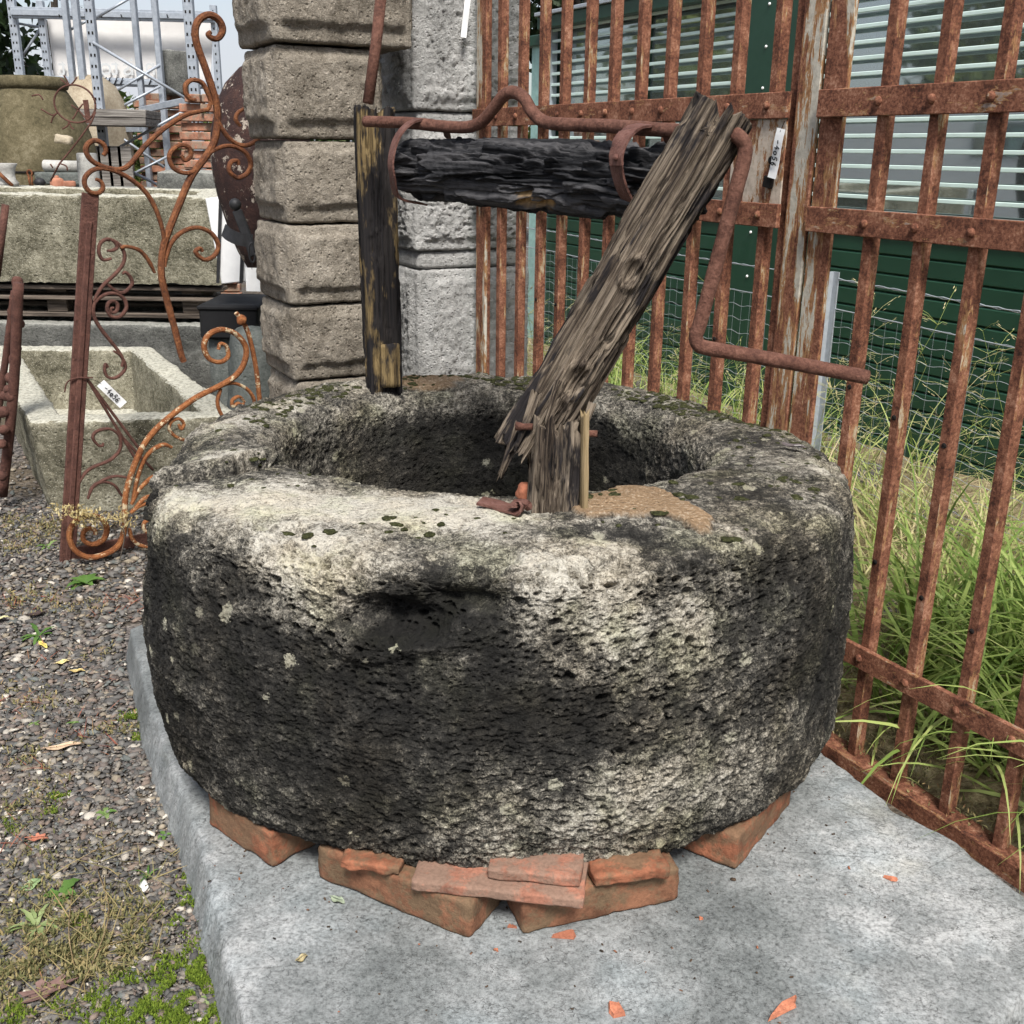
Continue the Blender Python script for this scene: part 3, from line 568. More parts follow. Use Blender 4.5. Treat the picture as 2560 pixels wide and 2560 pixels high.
def shard(px, rad, lab, seed, asp=1.0):
    rng = np.random.default_rng(seed); n = 6; c = onz(px[0], px[1], SLAB); a = np.sort(rng.random(n) * 6.28); rr = rad * (0.6 + 0.6 * rng.random(n)); h = rad * 0.22 + 0.0015
    lo = np.c_[rr * np.cos(a) * asp, rr * np.sin(a) / asp, np.zeros(n)]; hi = lo * [.86, .86, 1] + [0, 0, h]; V = np.vstack([lo, hi]); hi_t = V[n:]; hi_t[:, 2] += rng.random(n) * h * .6
    F = [tuple(range(n))[::-1], tuple(range(n, 2 * n))] + [(i, (i + 1) % n, n + (i + 1) % n, n + i) for i in range(n)]
    o = obj('brick_shard', mk_mesh('brick_shard', V, F, MAT['shard']), None, (c[0], c[1], c[2] + 0.001), (0, 0, rng.random())); tag(o, lab, 'shard', 'brick crumbs on the slab')
def crumbs():
    r = np.random.default_rng(12); Vs = []; Fs = []; o = 0
    for i in range(260):
        a = r.uniform(-2.9, -.25); d = .62 + abs(r.normal()) * .17; p = WC + d * np.array([math.cos(a), math.sin(a)])
        if p[1] > 1.9 or p[0] > .62 or p[0] < -.48: continue
        s = r.uniform(.0008, .0032) * (1 + (r.random() < .06) * 1.2); v, f = cbox(s * r.uniform(1, 2.4), s, s * .7, s * .25); an = r.random() * 3.1; c_, s_ = math.cos(an), math.sin(an); v = np.array(v) @ np.array([[c_, s_, 0], [-s_, c_, 0], [0, 0, 1]]) + [p[0], p[1], SLAB + .0015]; Vs.append(v); Fs += [tuple(k + o for k in q) for q in f]; o += len(v)
    g = G('crumb_dirt', .95, 0, .1, rand=False); g.col(g.ramp(g.noise(40, 3), [(.35, (.02, .018, .015)), (.55, (.09, .06, .04)), (.65, (.30, .12, .07))])); tag(obj('stone_crumbs', mk_mesh('stone_crumbs', np.vstack(Vs), Fs, g.m)), 'fine dark crumbs and grit scattered on the slab round the bricks', None, None, 'stuff')
crumbs()
shard((1540, 2530), .016, 'largest orange brick shard, wedge-shaped, near the front of the slab', 3)
shard((1965, 2520), .018, 'thin orange brick sliver near the front right of the slab', 5, 1.9)
shard((1240, 2378), .005, 'tiny orange brick chip in front of the two front bricks', 8)
shard((1752, 2298), .0045, 'tiny orange brick chip right of the front bricks', 9)
shard((1415, 2342), .013, 'flat orange flake against the right front brick', 10, 1.5)
shard((1276, 2324), .009, 'small orange flake in the gap between the front bricks', 12, 1.3)
shard((2225, 2197), .009, 'small dark red shard on the right part of the slab', 14, .7)

# ------------------------------------------------------------------ timbers and the windlass
def timber(name, A, B, w_, t_, xhint, mat, parent=None, nu=110, nv=220, jag=(0.02, 0.02), groove=0.006, warp=0.01, seed=0.0, power=5.0, bark=False, taper=(1, 1), knots=(), slot=None):
    A = Vector(tuple(map(float, A))); B = Vector(tuple(map(float, B))); Ln = (B - A).length; M_ = basis(B - A, xhint); M_.translation = A
    a = np.linspace(0, 2 * np.pi, nu, endpoint=False); ca, sa = np.cos(a), np.sin(a); rr = 1 / (np.abs(ca)**power + np.abs(sa)**power)**(1 / power)
    s = np.linspace(0, 1, nv); X = np.repeat((ca * rr * w_ / 2)[None], nv, 0); Y = np.repeat((sa * rr * t_ / 2)[None], nv, 0); Z = np.repeat((s * Ln)[:, None], nu, 1)
    tp = (taper[0] + (taper[1] - taper[0]) * s)[:, None]; X = X * tp; Y = Y * tp
    P = np.stack([X, Y, Z], -1).reshape(-1, 3).astype(np.float32); nrm = np.stack([np.repeat((ca)[None], nv, 0), np.repeat(sa[None], nv, 0), 0 * Z], -1).reshape(-1, 3)
    fz = 1.5 if not bark else 3.0; fx = 60 if not bark else 30
    wv = P.copy(); wv[:, 0] += 0.006 * fbm(P, 7, 2, .5, seed + 3); wv[:, 1] += 0.006 * fbm(P, 7, 2, .5, seed + 8)
    rid = 1 - np.abs(fbm(wv * np.array([fx, fx, fz], np.float32), 1, 4, .6, seed)) * 2.6; crack = sstep(0.62, 0.98, rid)
    g2 = fbm(wv * np.array([24, 24, 1.4], np.float32), 1, 3, .55, seed + 5)
    h = groove * (0.9 * fbm(wv * np.array([140, 140, 3], np.float32), 1, 3, .6, seed + 9) - 2.2 * crack + 1.4 * g2)
    if bark:
        pl = fbm(wv * np.array([22, 22, 4.5], np.float32), 1, 3, .6, seed + 15); h += groove * 2.4 * (sstep(-.04, .05, pl) - .5) + groove * 0.6 * fbm(P, 60, 3, .6, seed)
    for (kz, ka, kr, kd) in knots:
        d = np.sqrt(((P[:, 2] - kz) / (kr * 1.5))**2 + ((((np.tile(a, nv) - ka + np.pi) % (2 * np.pi)) - np.pi) * w_ * 0.55 / kr)**2); h += kd * (np.exp(-((d - 1.05) / .25)**2) * 0.7 - 1.2 * (1 - sstep(.2, .95, d)))
    P = P + nrm * h[:, None]
    bx = warp * fbm(np.c_[0 * s, 0 * s, s * Ln], 3.0, 2, .5, seed + 1); by = warp * fbm(np.c_[0 * s, 0 * s, s * Ln], 3.0, 2, .5, seed + 31)
    P = P.reshape(nv, nu, 3); P[:, :, 0] += bx[:, None]; P[:, :, 1] += by[:, None]
    # splintered ends
    ed = np.stack([ca * 3, sa * 3, 0 * ca], 1); ed2 = np.stack([ca * 9, sa * 9, 0 * ca], 1)
    for end, j in ((0, jag[0]), (1, jag[1])):
        pr = j * (fbm(ed, 1, 2, .6, seed + 40 + end) * 1.8 + 0.5 * fbm(ed2, 1, 2, .6, seed + 60 + end)); wgt = (sstep(0.22, 0, s) if end == 0 else sstep(0.78, 1, s))[:, None]; P[:, :, 2] += pr[None] * wgt
    if slot:  # notch sawn into the end: (angle, half width, depth)
        k = np.abs(X - slot[0] * w_) < slot[1]; m_ = k & (P[:, :, 2] > Ln - slot[2]); P[:, :, 2] = np.where(m_, Ln - slot[2], P[:, :, 2])
    V = P.reshape(-1, 3); F = gridF(nu, nv); caps = []
    for row, sg in ((0, 1), (nv - 1, -1)):
        ring = P[row]; c = ring.mean(0); base = len(V)
        inner = c + (ring - c) * 0.55; inner[:, 2] += sg * 0.004 + 0.008 * fbm(inner * 40, 1, 3, .6, seed); cen = np.array([c + [0, 0, sg * 0.006]])
        V = np.vstack([V, inner, cen]); i = np.arange(nu); j = (i + 1) % nu
        q1 = np.stack([row * nu + i, row * nu + j, base + j, base + i], 1); q2 = np.stack([base + i, base + j, np.full(nu, base + nu), np.full(nu, base + nu)], 1)
        caps += [q1 if row else q1[:, ::-1], q2]
    me_faces = np.vstack([F] + [caps[0], caps[2]]); tri = [caps[1][:, :3], caps[3][:, :3]]
    me = bpy.data.meshes.new(name); Fl = [tuple(map(int, f)) for f in me_faces] + [tuple(map(int, f)) for t in tri for f in t]
    me.from_pydata([tuple(map(float, v)) for v in V], [], Fl); me.polygons.foreach_set('use_smooth', np.ones(len(me.polygons), bool))
    at = me.attributes.new('mask', 'FLOAT', 'POINT'); at.data.foreach_set('value', np.zeros(len(V), np.float32)); me.materials.append(MAT[mat]); me.update()
    return obj(name, me, parent, M=M_)
def k_y(x, y, Y): return aty(x * K, y * K, Y)
# far post, standing on the back left of the rim
pb = onz(723 * K, 733 * K, 0.648); PY = float(pb[1]); pt = k_y(706, 205, PY + 0.02)
post = empty('windlass_post', (pb[0], pb[1], 0.64), 'black stained upright wooden post standing on the far rim of the well head', 'wooden post')
timber('post_shaft', pb - [0, 0, 0.01], pt, .083, .075, (0.93, 0.36, 0), 'post', post, 110, 240, (0.004, 0.016), 0.0040, 0.004, 3.0, 7.0, slot=(0.12, 0.012, 0.035))
_c = pb + np.array([0.024, -0.045, 0.065]); V, F = rough_block(.046, .010, .105, (6, 3, 10), .003, .003, 40, 2.)
obj('cleat_board', mk_mesh('cleat_board', V, F, MAT['post'], True), post, _c, (0, 0, 0.35))
# near post: broken stump with the leaning upper length
sb = onz(1043 * K, 957 * K, 0.650); SY = float(sb[1])
beam = empty('broken_windlass_post', (sb[0], sb[1], 0.64), 'weathered grey-brown wooden post snapped above its stump and leaning to the right over the shaft', 'wooden post')
timber('stump', sb - [0, 0, .012], k_y(1052, 800, SY + .012), .078, .070, (1, 0.1, 0), 'beam', beam, 90, 90, (0.008, 0.03), 0.0055, 0.003, 9.0, 5.0)
timber('leaning_shaft', k_y(990, 850, SY + 0.045), k_y(1366, 207, SY + 0.10), .092, .082, (0.80, -0.55, 0.3), 'beam', beam, 180, 360, (0.040, 0.008), 0.0050, 0.009, 14.0, 5.0, knots=[(.14, 5.6, .020, .009), (.33, 5.4, .016, .008)], slot=(0.25, 0.013, 0.05))
# splinters torn over the stump
for i, (x0, y0, x1, y1, wd, dy) in enumerate([(1012, 740, 975, 845, .020, -.006), (1060, 720, 1028, 815, .022, -.010), (1118, 760, 1092, 840, .014, .0), (985, 800, 945, 895, .024, .01)]):
    timber('splinter', k_y(x1, y1, SY + dy), k_y(x0, y0, SY + .02 + dy), wd, wd * .55, (1, 0, 0), 'beam', beam, 26, 50, (0.02, 0.004), 0.002, 0.003, 20.0 + i, 3.0, taper=(.35, 1.0))
timber('lath', onz(1102 * K, 966 * K, 0.652), k_y(1104, 780, SY - .01), .012, .030, (1, 0.1, 0), 'lath', beam, 20, 40, (0.001, 0.012), 0.001, 0.001, 31., 6.)
def nail(x, y, Y, parent):
    c = k_y(x, y, Y); V, F = tube([c + [-.012, .004, 0], c + [.0, .0, 0], c + [.014, -.004, 0.001]], .0055, 8, [1.35, 1, 1.0]); obj('bolt', mk_mesh('bolt', V, F, MAT['crank'], True), parent)
nail(988, 805, SY - .004, beam); nail(1110, 818, SY + .0, beam)
# windlass: bent crank rod, charred drum, two straps
CY = lambda x: 2.43 + (x - 705) / (1385 - 705) * (SY + 0.075 - 2.43)
wl = empty('windlass', (0, 2.0, 1.1), 'rusty bent crank rod carrying a charred black log drum between the two posts', 'windlass')
rodpx = [(690, 229), (720, 230), (770, 232), (830, 238), (880, 240), (908, 230), (930, 206), (950, 181), (968, 174), (988, 184), (1005, 212), (1028, 230), (1070, 235), (1150, 238), (1250, 245), (1330, 249), (1372, 250), (1392, 257), (1405, 275), (1403, 303), (1388, 360), (1364, 450), (1340, 540), (1320, 612), (1313, 634), (1318, 650), (1336, 657), (1400, 668), (1500, 686), (1580, 701), (1637, 712)]
def rodY(i, x): return CY(x) if i <= 16 else SY + 0.062 - 0.001 * (i - 16)
rp_ = catmull([k_y(x, y, rodY(i, x)) for i, (x, y) in enumerate(rodpx)], 6); nn = len(rp_)
rsc = 1 + 0.07 * fbm(rp_ * 24, 1, 3); V, F = tube(rp_, .0118, 14, rsc); obj('crank_rod', mk_mesh('crank_rod', V, F, MAT['crank'], True), wl)
la, lb = k_y(758, 318, CY(758) + .01), k_y(1290, 352, CY(1290) + .035)
timber('drum_log', la, lb, .120, .120, (0, 0, 1), 'char', wl, 220, 360, (0.03, 0.02), 0.0056, 0.012, 44., 2.3, bark=True, taper=(.90, 1.08))
_o = bpy.data.objects['drum_log']; _me = _o.data; _co = np.zeros(len(_me.vertices) * 3, np.float32); _me.vertices.foreach_get('co', _co); _co = _co.reshape(-1, 3)
L_ = (Vector(lb.tolist()) - Vector(la.tolist())).length; rnd_ = np.sqrt(np.clip(1 - np.clip(1 - _co[:, 2] / 0.05, 0, 1)**2, 0.02, 1)); _co[:, :2] *= (0.45 + 0.55 * rnd_)[:, None]; _me.vertices.foreach_set('co', _co.ravel())
_Mi = np.array(WM['drum_log'].inverted()); _p = k_y(1010, 373, CY(1010) - .05); _pl = (_Mi @ np.r_[_p, 1])[:3]; _d = np.sqrt(((_co[:, 2] - _pl[2]) / .085)**2 + ((np.linalg.norm(_co[:, :2] - _pl[:2], axis=1)) / .017)**2)
_me.attributes['mask'].data.foreach_set('value', (1 - sstep(.6, 1.1, _d + .3 * fbm(_co, 60, 2))).astype(np.float32))
def strap(pts, w_, name='strap', th=.004, wdir=(0.48, -0.87, -0.1), parent=None, mat='strap'):
    V, F = sweep(catmull(pts, 8), rect(th, w_), wdir); return obj(name, mk_mesh(name, V, F, MAT[mat], False), parent)
ca_ = CY(790); strap([k_y(812, 226, ca_ + .03), k_y(790, 226, ca_ - .01), k_y(768, 236, ca_ - .03), k_y(748, 262, ca_ - .05), k_y(738, 300, ca_ - .06), k_y(740, 330, ca_ - .055), k_y(752, 372, ca_ - .02), k_y(800, 385, ca_ + .03)], .024, parent=wl)
strap([k_y(840, 236, ca_ - .02), k_y(845, 262, ca_ + .02)], .02, parent=wl)
cb = CY(1215); strap([k_y(1245, 236, cb + .03), k_y(1218, 236, cb - .018), k_y(1193, 243, cb - .045), k_y(1172, 268, cb - .068), k_y(1163, 300, cb - .075), k_y(1166, 330, cb - .072), k_y(1178, 365, cb - .058), k_y(1200, 395, cb - .02), k_y(1240, 410, cb + .03)], .034, parent=wl)
strap([k_y(1186, 246, cb - .052), k_y(1172, 266, cb - .073), k_y(1163, 292, cb - .080), k_y(1163, 312, cb - .080)], .036, parent=wl, name='strap_doubling')
for x, y, dy in ((1184, 258, -.066), (1163, 297, -.084)):
    c = k_y(x, y, cb + dy); v, f = lathe([(0.006, 0), (0.0055, .003), (.002, .0048), (.0001, .005)], 10); m_ = basis((-.25, -.95, .2)); m_.translation = Vector(c.tolist()); obj('rivet', mk_mesh('rivet', v, f, MAT['strap'], True), wl, M=m_)
strap([k_y(1262, 252, CY(1262) - .01), k_y(1268, 275, CY(1262) + .015)], .03, parent=wl)
# torn piece of iron strap lying on the rim by the stump, with a bit of red brick beside it
zr = 0.658; fp = [onz(905 * K, 945 * K, zr + .004), onz(930 * K, 950 * K, zr + .002), onz(955 * K, 958 * K, zr), onz(978 * K, 962 * K, zr), onz(988 * K, 958 * K, zr + .008), onz(985 * K, 950 * K, zr + .013), onz(965 * K, 950 * K, zr + .011)]
V, F = sweep(catmull(fp, 6), rect(.004, .036), (0.25, 0.95, 0)); o = obj('iron_strap_scrap', mk_mesh('iron_strap_scrap', V, F, MAT['strap'])); tag(o, 'torn curled rusty iron strap lying on the rim left of the broken stump', 'iron scrap')
V, F = rough_block(.030, .026, .028, (5, 5, 5), .008, .006, 60, 3.); o = obj('brick_pebble', mk_mesh('brick_pebble', V, F, MAT['shard'], True), None, onz(992 * K, 928 * K, 0.664), (0.3, 0.2, 0.5)); tag(o, 'small red brick lump wedged beside the broken stump', 'brick', 'brick crumbs on the rim')

# ------------------------------------------------------------------ rusty gate (two leaves in one plane)
GP = np.array([.78, 1.8, 0]); GU = np.array([-.485, .8745, 0]); GU /= np.linalg.norm(GU); GW = np.array([.8745, .485, 0]); GW /= np.linalg.norm(GW)
def gpt(t, z, w_=0.0): return GP + GU * t + GW * w_ + np.array([0, 0, z])
def wbar(name, a, b, wx, wy, mat, parent, hint=GW, bev=.0015):
    """bar as a local-space mesh, z along its length"""
    a = Vector(tuple(map(float, a))); b = Vector(tuple(map(float, b))); m = basis(b - a, tuple(map(float, hint))); m.translation = (a + b) / 2
    V, F = cbox(wx, wy, (b - a).length, bev); return obj(name, mk_mesh(name, V, F, MAT[mat]), parent, M=m)
_rv = mk_mesh('rivet', *lathe([(0.0085, 0), (0.008, .003), (.005, .0055), (.0001, .0065)], 10), MAT['gate_rail'], True)
def rivets(ts, z, parent, off=-.024):
    for t in ts:
        m = basis(tuple(-GW), (0, 0, 1)); m.translation = Vector(gpt(t, z, off).tolist()); obj('rivet', _rv, parent, M=m)
LT = [0.546, 0.667, 0.781, 0.899, 1.012, 1.126, 1.237, 1.354, 1.464, 1.578, 1.697]; RT_ = [0.257 - .1165 * i for i in range(9)]; GH = 2.35
def leaf(name, label, bars, st0, st1, rails, lo):
    g = empty(name, gpt((st0 + st1) / 2, 0), label, 'gate leaf', 'leaves of the rusty gate')
    _bar = None
    for t in bars:
        a, b = gpt(t, lo), gpt(t, GH); m = basis((0, 0, 1), tuple(GW)); m.translation = Vector(((a + b) / 2).tolist())
        if _bar is None:
            _bar = mk_mesh('bar', *cbox(.024, .023, GH - lo, .002), MAT['gate']); _bar.materials.append(MAT['gate_edge'])
            for pl in _bar.polygons:
                if abs(pl.normal.y) > .5: pl.material_index = 1
        o = obj('bar', _bar, g, M=m @ Matrix.Rotation(random.uniform(-.06, .06), 4, 'Z') @ Matrix.Rotation(random.uniform(-.003, .003), 4, 'X'))
    for s in (st0, st1):
        wbar('stile', gpt(s, lo), gpt(s, GH), .010, .060, 'gate_st', g)
        fo = .034 if abs(s - .455) < .01 else .019 if s < .5 else -.017
        wbar('stile_flange', gpt(s + fo, lo, .012), gpt(s + fo, GH, .012), .016, .05 if fo > .03 else .008, 'gate', g)
    for z0, z1 in rails:
        r = wbar('rail', gpt(min(st0, st1) + (.034 if st0 > 1 else -.026), (z0 + z1) / 2, -.018), gpt(max(st0, st1) + .022, (z0 + z1) / 2, -.018), .011, z1 - z0, 'gate_rail', g)
        rivets([t for t in bars] + ([min(st0, st1) + .006] if st0 < 1 else []), (z0 + z1) / 2, g)
    return g
RL = [(1.268, 1.317), (1.060, 1.107), (.235, .281)]
gl = leaf('gate_leaf', 'far leaf of the rusty bar gate, with the lock plate, hinged by the grey pillar', LT, 1.826, .455, RL, .02)
gr = leaf('gate_leaf', 'near leaf of the rusty bar gate along the right side of the slab', RT_, .386, -.85, RL, .02)
# lock plate, keyhole and latch on the far leaf
wbar('lock_plate', gpt(.573, 1.0995, -.0135), gpt(.573, 1.2675, -.0135), .004, .160, 'lock', gl, bev=.001)
m_dark = m_plain('dark_hole', (.01, .008, .007), .95, 0, .2); MAT['dark'] = m_dark
_v, _f = lathe([(.0001, 0), (.008, .0), (.008, .002), (.0001, .0022)], 12)
for dz, s in ((0.0, 1.0), (-.012, .62)):
    m = basis(tuple(-GW), (0, 0, 1)); m.translation = Vector(gpt(.527, 1.190 + dz, -.0165).tolist()); obj('keyhole', mk_mesh('keyhole', _v * s, _f, MAT['dark']), gl, M=m)
wbar('latch', gpt(.537, 1.150, -.021), gpt(.514, 1.146, -.021), .010, .022, 'dark', gl)
# threshold beam on the ground
th = wbar('gate_threshold', gpt(-.9, .012, -.005), gpt(1.95, .012, -.005), .05, .052, 'gate_rail', None); tag(th, 'rusty iron threshold bar along the ground under the gate', 'threshold bar')
# holes drilled in the bars of the right leaf near their middle
for t, z in [(0.257, .78), (.141, .745), (.024, .72), (.141, .46), (.024, .43), (-.09, .41), (.546, .80), (.667, .81), (1.464, .80), (1.354, .80)]:
    m = basis(tuple(-GW), (0, 0, 1)); m.translation = Vector(gpt(t, z, -.0122).tolist()); obj('bolt_hole', mk_mesh('bolt_hole', _v * .62, _f, MAT['dark']), gr if t < .4 else gl, M=m)

# ------------------------------------------------------------------ hand-lettered price tags
GLY = {'4': [[(.62, 1), (.12, .42), (.95, .40)], [(.66, .62), (.58, .0)]], 'o': [[(.5, .66), (.2, .5), (.22, .15), (.5, .02), (.78, .2), (.76, .52), (.5, .66)]],
       '5': [[(.9, .98), (.36, .95), (.26, .55), (.6, .60), (.8, .38), (.62, .1), (.2, .04)]], '6': [[(.72, .98), (.36, .62), (.22, .25), (.42, .02), (.72, .12), (.74, .38), (.48, .46), (.26, .28)]], '-': [[(.05, .45), (.8, .55)]]}
ink = m_plain('marker_ink', (.012, .012, .014), .6, 0, .1); paper = m_plain('tag_card', (.78, .78, .77), .6, 0, .05, 30, .05); MAT['paper'] = paper
def price_tag(center, right, up, ln, wd, text, label, h=.6, group='white price tags', string=None):
    """card with its long side along right"""
    r = Vector(tuple(map(float, right))).normalized(); u = Vector(tuple(map(float, up))); u = (u - r * u.dot(r)).normalized(); n = r.cross(u); m = Matrix.Identity(4)
    for i in range(3): m[i][0], m[i][1], m[i][2], m[i][3] = r[i], u[i], n[i], center[i]
    g = empty('price_tag', center, label, 'price tag', group)
    nx = 8; V = []; F = []
    for i in range(nx + 1):
        x = (i / nx - .5) * ln; b = .0015 * math.sin(i * .8)
        for y in (-wd / 2, wd / 2):
            for dz in (-.0004, .0004): V.append((x, y, b + dz))
    for i in range(nx):
        a = i * 4; F += [(a + 1, a + 5, a + 7, a + 3), (a, a + 2, a + 6, a + 4), (a, a + 4, a + 5, a + 1), (a + 2, a + 3, a + 7, a + 6)]
    F += [(0, 1, 3, 2), (nx * 4, nx * 4 + 2, nx * 4 + 3, nx * 4 + 1)]
    obj('card', mk_mesh('card', V, F, paper), g, M=m)
    ch = wd * h; cw = ch * .72; x0 = -len(text) * cw / 2
    for i, c in enumerate(text):
        mb = MB()
        for st in GLY[c]:
            p = catmull([(x0 + i * cw + a * cw * .85, (b - .5) * ch, .0022) for a, b in st], 5) if len(st) > 2 and c != '4' else np.array([(x0 + i * cw + a * cw * .85, (b - .5) * ch, .0022) for a, b in st])
            v, f = sweep(p, rect(ch * .15, .0006), (0, 0, 1)); mb.add(v, f)
        obj('digit' if c != '-' else 'dash', mk_mesh('digit', mb.v, mb.f, ink), g, M=m)
    if string is not None:
        v, f = tube(catmull(string, 5), .0008, 5); obj('string', mk_mesh('string', v, f, MAT['dark']), g)
    return g
pa, pb_ = gpt(.492, 1.247, -.03), gpt(.507, 1.158, -.03)
price_tag((pa + pb_) / 2, pb_ - pa, GU * -1 + np.array([0, 0, -.1]), .094, .023, '-4o56', 'white price tag hanging over the lock plate of the gate, handwritten 4056', .62, string=[gpt(.497, 1.262, -.018), gpt(.492, 1.256, -.026), gpt(.493, 1.243, -.0312)])

# ------------------------------------------------------------------ green metal building
BW = 1.9
def bpt(t, z, w_=0.0): return GP + GU * t + GW * (BW + w_) + np.array([0, 0, z])
def m_clad():
    g = G('green_cladding', 0.38, 0, 0.5); a = g.noise(3, 4); g.col(g.ramp(a, [(0.3, (.011, .043, .024)), (0.7, (.017, .060, .034))])); g.bump(g.noise(2.0, 3), .08, .01); g.rgh(g.ramp(g.noise(30, 4), [(.3, .32), (.7, .5)])); return g.m
MAT['clad'] = m_clad()
MAT['mint'] = m_plain('mint_slat', (.66, .80, .74), .45, 0, .06, 12, .05); MAT['mint_panel'] = m_plain('mint_panel', (.32, .50, .46), .5, 0, .18, 22, .4); MAT['galv'] = m_plain('galvanised_steel', (.42, .45, .48), .45, .35, .14, 40, .1)
def m_glass():
    g = G('window_glass', 0.03, 0.0, 0.5, rand=False); g.col((.46, .50, .50)); g.b.inputs['Metallic'].default_value = 0.75; return g.m
MAT['glass'] = m_glass()
bd = empty('green_building', bpt(2.7, 0), 'dark green clad building with pale slatted windows behind the gate', 'building')
def bbox(name, t0, t1, z0, z1, w0, w1, mat, bev=.0, parent=bd):
    c = bpt((t0 + t1) / 2, (z0 + z1) / 2, (w0 + w1) / 2); m = basis((0, 0, 1), tuple(GU)); m.translation = Vector(c.tolist())
    V, F = cbox(abs(t1 - t0), abs(w1 - w0), z1 - z0, bev); return obj(name, mk_mesh(name, V, F, MAT[mat]), parent, M=m)
T_FAR, T_NEAR = 4.67, -4.0
# horizontal cladding boards
zc = .895
k = 0
while zc > -.05:
    for t0, t1 in ((T_FAR, 2.885), (2.535, T_NEAR)):
        bbox('cladding_board', t1, t0, zc - .0705, zc, .0, .03, 'clad', .006)
    zc -= .0735
bbox('wall', T_NEAR, T_FAR, -.05, .90, .028, .06, 'clad')
bbox('column', 2.535, 2.885, -.05, 3.6, -.035, .12, 'clad', .012)
bbox('column_return', 2.50, 2.537, -.05, 3.6, -.0, .1, 'clad', .004)
_b = mk_mesh('column_bolt', *lathe([(0.007, 0), (.006, .004), (.003, .006), (.0001, .0065)], 8), MAT['paper'], True)
for z in (.66, .86, 1.06, 1.48, 1.65, 1.82, 2.0):
    for t in (2.60, 2.73, 2.52):
        m = basis(tuple(-GW), (0, 0, 1)); m.translation = Vector(bpt(t, z, -.036 if t > 2.53 else -.002).tolist()); obj('column_bolt', _b, bd, M=m)
# windows: panes, frames, slats
for t0, t1, zt in ((2.885, T_FAR, 1.88), (T_NEAR, 2.50, 3.2)):
    n = 2 if t0 > 0 else 5
    for i in range(n):
        a, b = t0 + (t1 - t0) * i / n, t0 + (t1 - t0) * (i + 1) / n; bbox('window_pane', a, b, .93, zt, .085, .09, 'glass'); bbox('mullion', b - .025, b + .025, .93, zt, .07, .10, 'clad')
    bbox('window_sill', t0, t1, .897, .93, -.012, .07, 'clad', .004)
    z = .975
    while z < zt - .01:
        bbox('window_slat', t0 + .01, t1 - .005, z, z + .0155, .012, .030, 'mint', .002); z += .0592
bbox('roof_fascia', 2.885, T_FAR + .06, 1.875, 1.945, -.05, .3, 'clad', .006); bbox('roof', 2.885, T_FAR + .06, 1.945, 1.965, -.07, 3.0, 'galv', .003)
bbox('end_panel', T_FAR, T_FAR + .25, .0, 1.80, .03, .06, 'mint_panel'); bbox('end_fascia', T_FAR + .06, T_FAR + .30, 1.80, 1.86, .0, .3, 'clad', .004)
bbox('corner_trim', T_FAR - .02, T_FAR + .012, -.05, 1.875, -.01, .05, 'galv', .003)
bbox('back_wall', T_NEAR, T_FAR, .0, 3.6, 1.6, 1.66, 'grey'); bbox('upper_fascia', T_NEAR, 2.535, 3.2, 3.6, -.05, .3, 'clad')
bbox('roof_deck', T_NEAR, 2.885, 3.6, 3.65, -.1, 3.0, 'galv')

# ------------------------------------------------------------------ wire fence between gate and building
FD = np.array([-.40, .9165, 0]); FN = np.array([.9165, .40, 0])
fb = onpl(2040 + 4, 1113, GP + GW * 1.15, GW); fb0 = np.array([fb[0], fb[1], 0.0])
def fpt(s, z): return fb0 + FD * s + np.array([0, 0, z])
def fz(x, y): return float(onpl(x, y, fb0, FN)[2])
fn = empty('wire_fence', fb0, 'galvanised wire mesh fence with barbed top strand between gate and green wall', 'wire fence')
ztop = fz(2108, 690)
for a, b, nm in ((.0, .018, 'post'),):
    V, F = bar_between(fpt(0, -.05), fpt(0, ztop + .01), .030, .004, tuple(FD)); o = obj('post', mk_mesh('post', V, F, MAT['galv']), fn)
    V, F = bar_between(fpt(.013, -.05) - FN * .015, fpt(.013, ztop + .01) - FN * .015, .004, .028, tuple(FD)); obj('post_flange', mk_mesh('post_flange', V, F, MAT['galv']), o)
wr = np.random.default_rng(2)
def wire(z, amp, r, name, sag=.01, per=.06, s0=-2.6, s1=2.9):
    s = np.linspace(s0, s1, 240 if amp else 60); p = np.array([fpt(a, z + amp * math.sin(a * 2 * math.pi / per) - sag * (1 - abs(2 * ((a / 2.2) % 1) - 1))) for a in s]); V, F = tube(p, r, 4); return obj(name, mk_mesh(name, V, F, MAT['galv'], True), fn)
wire(ztop - .012, .0018, .0020, 'barbed_strand', .01, .035); wire(ztop - .014, -.0018, .0016, 'barbed_strand', .01, .035)
mb = MB()
zz = [ztop - .115 - .052 * i for i in range(int((ztop - .12) / .052))]
wire(zz[0] + .004, .0, .0021, 'strand'); 
for z in zz: wire(z, .0045, .0009, 'mesh_wire', .004, .11)
Vv = []; Ff = []
for s in np.arange(-2.6, 2.9, .052):
    v, f = tube([fpt(s, zz[-1] - .02), fpt(s, zz[0])], .0006, 3); Ff += [tuple(i + len(Vv) for i in q) for q in f]; Vv += list(map(tuple, v))
tag(obj('mesh_verticals', mk_mesh('mesh_verticals', Vv, Ff, MAT['galv']), fn), None, None, None, 'stuff')

